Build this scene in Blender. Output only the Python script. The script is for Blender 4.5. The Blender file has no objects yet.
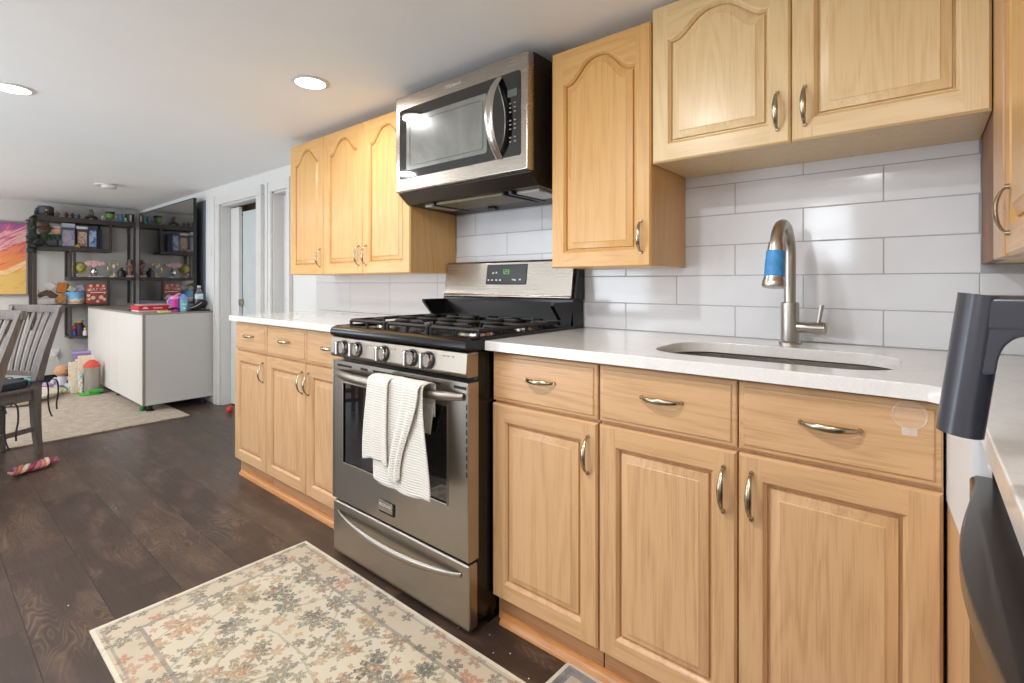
import bpy, bmesh, math, random
from mathutils import Vector, Matrix
random.seed(11)
PI = math.pi
S = bpy.context.scene
COL = S.collection

# ------------------------------------------------------------------ camera
cam_d = bpy.data.cameras.new('camera')
cam_d.sensor_width = 36.0
cam_d.lens = 500.5 / 1024 * 36.0
cam_d.shift_y = -(341.5 - 282.9) / 1024
cam_d.clip_start = 0.02
cam = bpy.data.objects.new('camera', cam_d)
cam.location = (1.85, -1.80, 1.10)
cam.rotation_euler = (PI / 2, 0, math.radians(39.6))
COL.objects.link(cam)
S.camera = cam

# ------------------------------------------------------------------ world, light, exposure
S.view_settings.view_transform = 'Standard'
S.view_settings.look = 'None'
S.view_settings.gamma = 1.0
S.view_settings.use_curve_mapping = False
S.view_settings.exposure = 0.0
S.cycles.use_denoising = True
S.cycles.max_bounces = 8
S.cycles.diffuse_bounces = 5
S.cycles.sample_clamp_indirect = 6.0
world = bpy.data.worlds.new('world')
S.world = world
world.use_nodes = True
wb = world.node_tree.nodes['Background']
wb.inputs[0].default_value = (0.75, 0.87, 1.0, 1)
wb.inputs[1].default_value = 2.5
CEIL = 1.972

def area(name, loc, size, power, color=(1, 1, 1), rot=(0, 0, 0), shape='DISK', size_y=None):
    l = bpy.data.lights.new(name, 'AREA')
    l.shape = shape; l.size = size
    if size_y: l.size_y = size_y
    l.energy = power; l.color = color
    o = bpy.data.objects.new(name, l)
    o.location = loc; o.rotation_euler = rot
    COL.objects.link(o)
    return o

WARM = (1.0, 0.90, 0.78)
NEUT = (1.0, 0.99, 0.975)
# positions of the recessed lights (first two are seen in the photograph)
LIGHTS = [(-0.21, -0.683), (-1.30, -1.50), (0.95, -1.55), (1.55, -2.75), (0.1, -2.6),
          (-2.9, -2.3), (-4.2, -2.3), (1.9, -2.2)]  # all but the seen pair are added to brighten the room
LP = [6, 9, 15, 11, 13, 14, 16, 8]
for (x, y), p in zip(LIGHTS, LP):
    area('downlight_lamp', (x, y, CEIL - 0.016), 0.12, p, NEUT)
# daylight coming in at the kitchen window behind the photographer
area('window_daylight', (1.175, -3.47, 1.54), 0.35, 5, (0.90, 0.95, 1.0), (PI / 2, 0, 0), 'RECTANGLE', 0.52)
area('patio_fill_lamp', (-1.2, -3.47, 0.97), 1.4, 36, (0.88, 0.945, 1.0), (math.radians(124), 0, 0), 'RECTANGLE', 1.7)  # added fill lamp, tilted up to lift the ceiling and cabinet fronts
area('dining_fill_lamp', (-4.0, -3.47, 1.25), 1.2, 30, (0.88, 0.945, 1.0), (math.radians(122), 0, 0), 'RECTANGLE', 1.0)  # second added fill, aimed up at the ceiling over the dining end

# ------------------------------------------------------------------ helpers
def lin(c):
    c /= 255.0
    return c / 12.92 if c <= 0.04045 else ((c + 0.055) / 1.055) ** 2.4

def rgb(r, g, b):
    return (lin(r), lin(g), lin(b), 1.0)

class NT:
    def __init__(self, name):
        self.m = bpy.data.materials.new(name)
        self.m.use_nodes = True
        self.t = self.m.node_tree
        self.b = self.t.nodes['Principled BSDF']
    def n(self, typ, **kw):
        nd = self.t.nodes.new(typ)
        for k, v in kw.items(): setattr(nd, k, v)
        return nd
    def l(self, a, b): self.t.links.new(a, b)
    def val(self, sock, v): sock.default_value = v
    def math(self, op, a, b=None, c=None, clamp=False):
        nd = self.n('ShaderNodeMath', operation=op); nd.use_clamp = clamp
        for i, x in enumerate((a, b, c)):
            if x is None: continue
            if isinstance(x, (int, float)): nd.inputs[i].default_value = x
            else: self.l(x, nd.inputs[i])
        return nd.outputs[0]
    def mix(self, f, a, b, mode='MIX'):
        nd = self.n('ShaderNodeMix', data_type='RGBA', blend_type=mode)
        for i, x in ((0, f), (6, a), (7, b)):
            if isinstance(x, (int, float)): nd.inputs[i].default_value = x
            elif isinstance(x, tuple): nd.inputs[i].default_value = x
            else: self.l(x, nd.inputs[i])
        return nd.outputs[2]
    def ramp(self, f, stops, interp='LINEAR'):
        nd = self.n('ShaderNodeValToRGB'); cr = nd.color_ramp; cr.interpolation = interp
        while len(cr.elements) < len(stops): cr.elements.new(0.5)
        for e, (p, c) in zip(cr.elements, stops):
            e.position = p; e.color = c if len(c) == 4 else (*c, 1)
        self.l(f, nd.inputs[0]); return nd.outputs[0]
    def obj(self, scale=(1, 1, 1), loc=(0, 0, 0), rnd=True):
        tc = self.n('ShaderNodeTexCoord')
        v = tc.outputs['Object']
        if rnd:
            oi = self.n('ShaderNodeObjectInfo')
            sc = self.n('ShaderNodeVectorMath', operation='SCALE'); sc.inputs[0].default_value = (13.7, 7.3, 5.1)
            self.l(oi.outputs['Random'], sc.inputs['Scale'])
            ad = self.n('ShaderNodeVectorMath', operation='ADD'); self.l(v, ad.inputs[0]); self.l(sc.outputs[0], ad.inputs[1])
            v = ad.outputs[0]
        mp = self.n('ShaderNodeMapping'); mp.inputs['Scale'].default_value = scale; mp.inputs['Location'].default_value = loc
        self.l(v, mp.inputs['Vector']); return mp.outputs[0]
    def noise(self, vec, scale, detail=3, rough=0.5, dist=0.0):
        nd = self.n('ShaderNodeTexNoise'); self.l(vec, nd.inputs['Vector'])
        nd.inputs['Scale'].default_value = scale; nd.inputs['Detail'].default_value = detail
        nd.inputs['Roughness'].default_value = rough; nd.inputs['Distortion'].default_value = dist
        return nd.outputs[0]
    def bump(self, h, strength=0.2, dist=0.002):
        nd = self.n('ShaderNodeBump'); nd.inputs['Strength'].default_value = strength; nd.inputs['Distance'].default_value = dist
        self.l(h, nd.inputs['Height']); self.l(nd.outputs[0], self.b.inputs['Normal'])
    def set(self, **kw):
        names = dict(color='Base Color', rough='Roughness', metal='Metallic', coat='Coat Weight', crough='Coat Roughness',
                     trans='Transmission Weight', ior='IOR', emit='Emission Color', es='Emission Strength', spec='Specular IOR Level',
                     sheen='Sheen Weight', aniso='Anisotropic', alpha='Alpha', sss='Subsurface Weight')
        for k, v in kw.items():
            s = self.b.inputs[names[k]]
            if isinstance(v, (int, float, tuple)): s.default_value = v
            else: self.l(v, s)
        return self

def plain(name, c, rough=0.5, metal=0.0, var=0.06, vs=9.0, bump=0.0, **kw):
    """one colour with a little procedural mottling"""
    t = NT(name)
    v = t.obj()
    nz = t.noise(v, vs, 4, 0.6)
    lo = tuple(x * (1 - var) for x in c[:3]) + (1,)
    hi = tuple(min(1, x * (1 + var)) for x in c[:3]) + (1,)
    t.set(color=t.ramp(nz, [(0.3, lo), (0.7, hi)]), rough=rough, metal=metal, **kw)
    if bump: t.bump(t.noise(v, vs * 12, 3), bump, 0.001)
    return t.m

def oak(name, axis, light, dark, rough=0.36):
    """oak: long pores and soft cathedral figure running along the given axis"""
    t = NT(name)
    s1 = [120, 120, 120]; s1['xyz'.index(axis)] = 3.0
    s2 = [5.5, 5.5, 5.5]; s2['xyz'.index(axis)] = 0.55
    pore = t.noise(t.obj(tuple(s1)), 2.2, 4, 0.6)
    v2 = t.obj(tuple(s2))
    fig = t.noise(v2, 1.4, 2, 0.5, 0.7)
    bands = t.math('FRACT', t.math('MULTIPLY', fig, 9.0))
    bands = t.math('ABSOLUTE', t.math('SUBTRACT', bands, 0.5))
    k = t.math('ADD', t.math('MULTIPLY', bands, 0.42), t.math('MULTIPLY', pore, 0.85), clamp=True)
    c = t.ramp(k, [(0.26, dark), (0.58, light)])
    tone = t.noise(v2, 0.9, 1)
    c2 = t.mix(t.math('MULTIPLY', tone, 0.35), c, tuple(x * y for x, y in zip(light[:3], (1.05, .93, .78))) + (1,))
    t.set(color=c2, rough=rough, coat=0.25, crough=0.22)
    t.bump(pore, 0.08, 0.001)
    return t.m

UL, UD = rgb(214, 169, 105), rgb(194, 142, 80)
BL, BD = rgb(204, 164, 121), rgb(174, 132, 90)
M = {}
M['oak_v'] = oak('oak_vertical', 'z', UL, UD)
M['oak_h'] = oak('oak_horizontal', 'x', UL, UD)
M['oak_y'] = oak('oak_depthwise', 'y', UL, UD)
M['boak_v'] = oak('pale_oak_vertical', 'z', BL, BD, 0.42)
M['boak_h'] = oak('pale_oak_horizontal', 'x', BL, BD, 0.42)
M['soak_v'] = oak('sink_cabinet_oak_vertical', 'z', rgb(224, 197, 150), rgb(206, 172, 120))
M['soak_h'] = oak('sink_cabinet_oak_horizontal', 'x', rgb(224, 197, 150), rgb(206, 172, 120))
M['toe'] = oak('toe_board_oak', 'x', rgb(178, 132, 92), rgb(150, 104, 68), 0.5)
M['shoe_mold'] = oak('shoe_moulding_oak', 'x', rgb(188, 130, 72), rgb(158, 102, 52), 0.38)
M['dark'] = plain('dark_gap', rgb(32, 27, 24), 0.8)
M['cab_in'] = plain('cabinet_side_dirty', rgb(128, 90, 66), 0.6, var=0.4, vs=5)

def brushed(name, c, rough, axis='x', metal=1.0):
    t = NT(name)
    s = [260, 260, 260]; s['xyz'.index(axis)] = 2.5
    nz = t.noise(t.obj(tuple(s)), 1.0, 2)
    sm = t.noise(t.obj((3, 3, 3)), 1.5, 3)
    r = t.math('ADD', t.math('MULTIPLY', nz, 0.06), t.math('ADD', t.math('MULTIPLY', sm, 0.08), rough - 0.07))
    t.set(color=t.ramp(nz, [(0.3, tuple(x * .97 for x in c[:3]) + (1,)), (0.7, c)]), rough=r, metal=metal, aniso=0.4)
    t.bump(nz, 0.005, 0.0003)
    return t.m
M['steel'] = brushed('stainless_steel', rgb(180, 171, 160), 0.27)
M['slate'] = brushed('dark_stainless', rgb(166, 158, 149), 0.34)
M['panel_steel'] = brushed('taupe_stainless', rgb(160, 150, 138), 0.4)
M['steel_v'] = brushed('stainless_upright', rgb(205, 200, 194), 0.24, 'z')
M['nickel'] = brushed('brushed_nickel', rgb(188, 183, 175), 0.3, 'z')
M['pull'] = plain('antique_pewter', rgb(176, 164, 140), 0.24, 1.0, 0.14, 40)
M['chrome'] = plain('chrome', rgb(215, 215, 215), 0.12, 1.0, 0.03)
M['black_en'] = plain('black_enamel', rgb(13, 12, 12), 0.2, 0, 0.2, spec=0.35)
M['black_gl'] = plain('black_glass', rgb(10, 10, 11), 0.05, 0, 0.1, coat=1.0, crough=0.02)
M['iron'] = plain('cast_iron', rgb(34, 33, 33), 0.5, 0.1, 0.25, 30, bump=0.3)
M['black_pl'] = plain('black_plastic', rgb(28, 28, 30), 0.42, 0, 0.1)
M['grey_pl'] = plain('slate_grey_plastic', rgb(50, 52, 61), 0.30, 0, 0.08, coat=0.3, crough=0.2)
M['white_paint'] = plain('white_gloss_paint', rgb(217, 216, 214), 0.4, 0, 0.02)
M['white_lam'] = plain('white_laminate', rgb(226, 222, 215), 0.38, 0, 0.02, 3)
M['grey_lam'] = plain('grey_laminate_side', rgb(200, 197, 194), 0.42, 0, 0.02, 3)
M['taupe_lam'] = plain('taupe_laminate_edge', rgb(150, 140, 130), 0.45, 0, 0.04, 3)
M['blade'] = plain('pale_grey_leaf', rgb(196, 203, 204), 0.45, 0, 0.03)
M['grout'] = plain('grout', rgb(166, 167, 171), 0.8, 0, 0.05)
M['led'] = NT('led_diffuser').set(color=(1, 1, 1, 1), emit=(1, 0.97, 0.92, 1), es=9.0).m
M['green_led'] = NT('green_display').set(color=(.02, .1, .02, 1), emit=(0.25, 0.75, 0.1, 1), es=0.7).m
M['lcd'] = plain('grey_lcd', rgb(96, 104, 96), 0.3)
M['print'] = plain('white_print', rgb(205, 205, 205), 0.5)
M['dimprint'] = plain('grey_print', rgb(150, 146, 140), 0.5)
M['tape'] = plain('blue_tape', rgb(62, 142, 204), 0.5, 0, 0.2, 40, bump=0.5)
M['shelf'] = plain('dark_shelf_wood', rgb(66, 58, 56), 0.5, 0, 0.15, 20)
M['dark_navy'] = plain('navy_cushion', rgb(38, 41, 50), 0.85, 0, 0.12, 40, bump=0.3)

def tile_mat():
    t = NT('white_glazed_tile')
    v = t.obj(rnd=False)
    nz = t.noise(v, 5.0, 3, 0.5)
    t.set(color=t.ramp(nz, [(0.3, rgb(216, 218, 223)), (0.7, rgb(224, 226, 231))]), rough=0.13, coat=0.4, crough=0.06)
    t.bump(t.noise(v, 22, 2), 0.05, 0.004)
    return t.m
M['tile'] = tile_mat()
M['tile_l'] = plain('satin_large_tile', rgb(205, 203, 202), 0.34, 0, 0.02, 4)

def quartz_mat():
    t = NT('white_quartz')
    v = t.obj(rnd=False)
    n1 = t.noise(v, 3.0, 5, 0.6, 1.2)
    vein = t.math('SUBTRACT', 1.0, t.math('MULTIPLY', t.math('ABSOLUTE', t.math('SUBTRACT', n1, 0.5)), 26.0), clamp=True)
    sp = t.noise(v, 160, 2)
    c = t.ramp(sp, [(0.35, rgb(225, 223, 219)), (0.65, rgb(230, 228, 224))])
    c = t.mix(t.math('MULTIPLY', vein, 0.18), c, rgb(190, 190, 192))
    t.set(color=c, rough=0.14, coat=0.3, crough=0.08)
    return t.m
M['quartz'] = quartz_mat()

def floor_mat():
    t = NT('dark_wood_planks')
    tc = t.n('ShaderNodeTexCoord')
    mp = t.n('ShaderNodeMapping'); mp.inputs['Location'].default_value = (0.35, 0.195 * 8 - 0.0 + 0.0, 0)
    t.l(tc.outputs['Object'], mp.inputs['Vector'])
    br = t.n('ShaderNodeTexBrick'); t.l(mp.outputs[0], br.inputs['Vector'])
    br.offset = 0.37; br.offset_frequency = 2
    br.inputs['Scale'].default_value = 1.0
    br.inputs['Brick Width'].default_value = 1.22; br.inputs['Row Height'].default_value = 0.195
    br.inputs['Mortar Size'].default_value = 0.0014; br.inputs['Mortar Smooth'].default_value = 0.2
    br.inputs['Color1'].default_value = (0, 0, 0, 1); br.inputs['Color2'].default_value = (1, 1, 1, 1); br.inputs['Mortar'].default_value = (0.5, 0.5, 0.5, 1)
    rnd = br.outputs['Color']; mort = br.outputs['Fac']
    sc = t.n('ShaderNodeVectorMath', operation='SCALE'); sc.inputs[0].default_value = (9.1, 17.3, 3.3)
    t.l(rnd, sc.inputs['Scale'])
    ad = t.n('ShaderNodeVectorMath', operation='ADD'); t.l(tc.outputs['Object'], ad.inputs[0]); t.l(sc.outputs[0], ad.inputs[1])
    m1 = t.n('ShaderNodeMapping'); m1.inputs['Scale'].default_value = (2.0, 8.0, 1); t.l(ad.outputs[0], m1.inputs['Vector'])
    fig = t.noise(m1.outputs[0], 1.15, 2, 0.45, 0.5)
    ring = t.math('FRACT', t.math('MULTIPLY', fig, 22.0))
    ring = t.math('MULTIPLY', t.math('ABSOLUTE', t.math('SUBTRACT', ring, 0.5)), 2.0)
    ring = t.math('POWER', ring, 2.2)
    m2 = t.n('ShaderNodeMapping'); m2.inputs['Scale'].default_value = (3.0, 90, 1); t.l(ad.outputs[0], m2.inputs['Vector'])
    pore = t.noise(m2.outputs[0], 1.5, 4, 0.65)
    m3 = t.n('ShaderNodeMapping'); m3.inputs['Scale'].default_value = (1.6, 5, 1); t.l(ad.outputs[0], m3.inputs['Vector'])
    patch = t.ramp(t.noise(m3.outputs[0], 1.3, 3, 0.55), [(0.48, (0, 0, 0, 1)), (0.68, (1, 1, 1, 1))])
    base = t.mix(rnd, rgb(60, 46, 37), rgb(84, 67, 54))
    base = t.mix(t.math('MULTIPLY', pore, 0.55), base, rgb(48, 38, 35))
    k = t.math('MULTIPLY', t.math('MULTIPLY', ring, patch), t.math('ADD', t.math('MULTIPLY', pore, 0.9), 0.05), clamp=True)
    c = t.mix(k, base, rgb(132, 107, 86))
    blot = t.ramp(t.noise(m3.outputs[0], 2.6, 3, 0.6), [(0.5, (0, 0, 0, 1)), (0.75, (1, 1, 1, 1))])
    c = t.mix(t.math('MULTIPLY', blot, 0.4), c, rgb(112, 88, 74))
    c = t.mix(mort, c, rgb(30, 24, 22))
    t.set(color=c, rough=t.math('ADD', t.math('MULTIPLY', pore, 0.16), 0.31), coat=0.05, crough=0.25)
    h = t.math('SUBTRACT', t.math('MULTIPLY', pore, 0.4), t.math('MULTIPLY', mort, 1.5))
    t.bump(h, 0.25, 0.0012)
    return t.m
M['floor'] = floor_mat()
M['ceil'] = plain('ceiling_paint', rgb(245, 247, 248), 0.75, 0, 0.015, 2.5)
M['wall'] = plain('pale_grey_wall_paint', rgb(222, 221, 219), 0.7, 0, 0.02, 2)
M['wall_g'] = plain('grey_wall_paint', rgb(210, 206, 200), 0.7, 0, 0.02, 2)

def rug_mat(name, half, ground=(218, 205, 184), dist=0.1, dense=1.0, dark_edge=False):
    """faded floral rug: border lines, guard stripe, petalled flowers, twining stems"""
    t = NT(name)
    tc = t.n('ShaderNodeTexCoord'); v = tc.outputs['Object']
    sp = t.n('ShaderNodeSeparateXYZ'); t.l(v, sp.inputs[0])
    dx = t.math('SUBTRACT', half[0], t.math('ABSOLUTE', sp.outputs[0]))
    dy = t.math('SUBTRACT', half[1], t.math('ABSOLUTE', sp.outputs[1]))
    d = t.math('MINIMUM', dx, dy)
    wear = t.noise(v, 60, 4, 0.7)
    mott = t.noise(v, 6, 4, 0.6)
    g = t.mix(mott, tuple(rgb(*ground)), rgb(ground[0] - 24, ground[1] - 24, ground[2] - 28))
    nz = t.n('ShaderNodeTexNoise'); t.l(v, nz.inputs['Vector']); nz.inputs['Scale'].default_value = 16
    wv = t.n('ShaderNodeVectorMath', operation='SUBTRACT'); t.l(nz.outputs['Color'], wv.inputs[0]); wv.inputs[1].default_value = (.5, .5, .5)
    ws = t.n('ShaderNodeVectorMath', operation='SCALE'); t.l(wv.outputs[0], ws.inputs[0]); ws.inputs['Scale'].default_value = 0.035
    vv = t.n('ShaderNodeVectorMath', operation='ADD'); t.l(v, vv.inputs[0]); t.l(ws.outputs[0], vv.inputs[1])
    def flowers(col, scale, size, npet, cols, seed, lim=None):
        mp = t.n('ShaderNodeMapping'); mp.inputs['Location'].default_value = (seed, seed * 0.7, 0); t.l(vv.outputs[0], mp.inputs['Vector'])
        fl = t.n('ShaderNodeMapping'); fl.inputs['Scale'].default_value = (scale, scale, 0); t.l(mp.outputs[0], fl.inputs['Vector'])
        vo = t.n('ShaderNodeTexVoronoi'); vo.voronoi_dimensions = '2D'; vo.feature = 'F1'
        t.l(fl.outputs[0], vo.inputs['Vector']); vo.inputs['Scale'].default_value = 1.0; vo.inputs['Randomness'].default_value = 0.75
        df = t.n('ShaderNodeVectorMath', operation='SUBTRACT'); t.l(fl.outputs[0], df.inputs[0]); t.l(vo.outputs['Position'], df.inputs[1])
        s2 = t.n('ShaderNodeSeparateXYZ'); t.l(df.outputs[0], s2.inputs[0])
        ang = t.math('ARCTAN2', s2.outputs[1], s2.outputs[0])
        sc = t.n('ShaderNodeSeparateColor'); t.l(vo.outputs['Color'], sc.inputs[0])
        ph = t.math('MULTIPLY', sc.outputs[0], 6.28)
        pet = t.math('ABSOLUTE', t.math('COSINE', t.math('ADD', t.math('MULTIPLY', ang, npet / 2), ph)))
        sub = t.math('ABSOLUTE', t.math('COSINE', t.math('MULTIPLY', ang, npet * 1.5)))
        rad = t.math('MULTIPLY', t.math('ADD', t.math('ADD', t.math('MULTIPLY', pet, 0.6), t.math('MULTIPLY', sub, 0.16)), 0.26),
                     t.math('ADD', t.math('MULTIPLY', sc.outputs[1], size * 0.6), size * 0.5))
        r = vo.outputs['Distance']
        mask = t.math('LESS_THAN', r, rad)
        vein = t.math('GREATER_THAN', t.math('FRACT', t.math('DIVIDE', r, t.math('MULTIPLY', rad, 0.36))), 0.33)
        heart = t.math('LESS_THAN', r, t.math('MULTIPLY', rad, 0.2))
        fc = t.ramp(sc.outputs[2], [(i / len(cols), rgb(*c)) for i, c in enumerate(cols)], 'CONSTANT')
        m = t.math('MULTIPLY', mask, t.math('ADD', t.math('MULTIPLY', vein, 0.55), 0.4))
        m = t.math('MULTIPLY', m, t.math('ADD', 0.5, t.math('MULTIPLY', wear, 0.95)), clamp=True)
        m = t.math('MULTIPLY', m, t.math('LESS_THAN', sc.outputs[1], dense))
        if lim is not None: m = t.math('MULTIPLY', m, lim)
        o = t.mix(m, col, fc)
        return t.mix(t.math('MULTIPLY', t.math('MULTIPLY', heart, mask), 0.7), o, rgb(206, 176, 138))
    inner = t.math('GREATER_THAN', d, dist + 0.012)
    pal = [(92, 87, 76), (80, 78, 68), (164, 118, 84), (126, 104, 80), (98, 94, 84), (146, 128, 98)]
    c = flowers(g, 7.2, 0.50, 8, pal, 0.3)
    c = flowers(c, 13.0, 0.40, 6, [(156, 110, 78), (112, 102, 84), (168, 140, 108), (90, 88, 80)], 3.7)
    c = flowers(c, 25.0, 0.33, 4, [(120, 110, 92), (172, 128, 98), (98, 98, 92)], 7.1)
    # twining stems
    mp = t.n('ShaderNodeMapping'); mp.inputs['Scale'].default_value = (5.5, 5.5, 0); t.l(vv.outputs[0], mp.inputs['Vector'])
    ve = t.n('ShaderNodeTexVoronoi'); ve.voronoi_dimensions = '2D'; ve.feature = 'DISTANCE_TO_EDGE'; t.l(mp.outputs[0], ve.inputs['Vector']); ve.inputs['Scale'].default_value = 1.0
    line = t.math('LESS_THAN', ve.outputs['Distance'], 0.022)
    c = t.mix(t.math('MULTIPLY', line, t.math('MULTIPLY', wear, 0.9)), c, rgb(120, 114, 100))
    # border band
    bc = t.mix(mott, rgb(ground[0] - 8, ground[1] - 12, ground[2] - 14), rgb(ground[0] - 36, ground[1] - 40, ground[2] - 42))
    bc = flowers(bc, 17.0, 0.50, 5, [(84, 80, 76), (164, 112, 86), (106, 100, 90), (140, 118, 98)], 11.0)
    c = t.mix(inner, bc, c)
    def stripe(c, a, w, colr, f):
        m = t.math('MULTIPLY', t.math('LESS_THAN', t.math('ABSOLUTE', t.math('SUBTRACT', d, a)), w), f)
        m = t.math('MULTIPLY', m, t.math('ADD', t.math('MULTIPLY', wear, 0.7), 0.4), clamp=True)
        return t.mix(m, c, rgb(*colr))
    c = stripe(c, dist + 0.006, 0.006, (112, 108, 100), 0.9)
    c = stripe(c, 0.024, 0.004, (120, 116, 108), 0.8)
    if dark_edge: c = stripe(c, 0.024, 0.013, (84, 88, 96), 1.0)
    c = stripe(c, 0.0, 0.011, (212, 205, 184), 1.0)
    fade = t.ramp(t.noise(v, 9, 4, 0.7), [(0.45, (0, 0, 0, 1)), (0.75, (1, 1, 1, 1))])
    c = t.mix(t.math('MULTIPLY', fade, 0.4), c, g)
    t.set(color=c, rough=0.92, sheen=0.2)
    pile = t.noise(v, 420, 2)
    t.bump(t.math('ADD', pile, t.math('MULTIPLY', wear, 0.6)), 0.5, 0.003)
    return t.m

def carpet_mat():
    t = NT('beige_carpet')
    v = t.obj()
    a = t.noise(v, 14, 4, 0.7); b = t.noise(v, 120, 3, 0.7)
    c = t.ramp(t.math('ADD', t.math('MULTIPLY', a, 0.45), t.math('MULTIPLY', b, 0.55)), [(0.38, rgb(132, 114, 92)), (0.62, rgb(186, 166, 140))])
    st = t.ramp(t.noise(v, 1.7, 4, 0.65), [(0.62, (0, 0, 0, 1)), (0.72, (1, 1, 1, 1))])
    c = t.mix(t.math('MULTIPLY', st, 0.25), c, rgb(126, 112, 96))
    t.set(color=c, rough=0.95, sheen=0.3); t.bump(b, 0.6, 0.004)
    return t.m

def waffle_mat():
    t = NT('white_waffle_cloth')
    v = t.obj(rnd=False)
    sp = t.n('ShaderNodeSeparateXYZ'); t.l(v, sp.inputs[0])
    w = t.math('SINE', t.math('MULTIPLY', sp.outputs[2], 2 * PI / 0.0085))
    u = t.math('SINE', t.math('MULTIPLY', sp.outputs[0], 2 * PI / 0.009))
    st = t.ramp(t.noise(v, 7, 4, 0.6), [(0.6, (0, 0, 0, 1)), (0.8, (1, 1, 1, 1))])
    c = t.mix(t.math('MULTIPLY', st, 0.3), rgb(216, 212, 204), rgb(190, 164, 136))
    t.set(color=c, rough=0.9, sheen=0.2)
    t.bump(t.math('ADD', w, t.math('MULTIPLY', u, 0.25)), 0.42, 0.002)
    return t.m
M['waffle'] = waffle_mat()

def chair_wood():
    t = NT('grey_washed_wood')
    pore = t.noise(t.obj((60, 60, 5)), 1.5, 4, 0.6)
    tone = t.noise(t.obj((3, 3, 1.5)), 2.0, 3)
    c = t.ramp(pore, [(0.3, rgb(82, 75, 70)), (0.7, rgb(114, 106, 100))])
    c = t.mix(t.math('MULTIPLY', tone, 0.4), c, rgb(98, 80, 71))
    t.set(color=c, rough=0.5)
    return t.m
M['chair'] = chair_wood()

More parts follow.
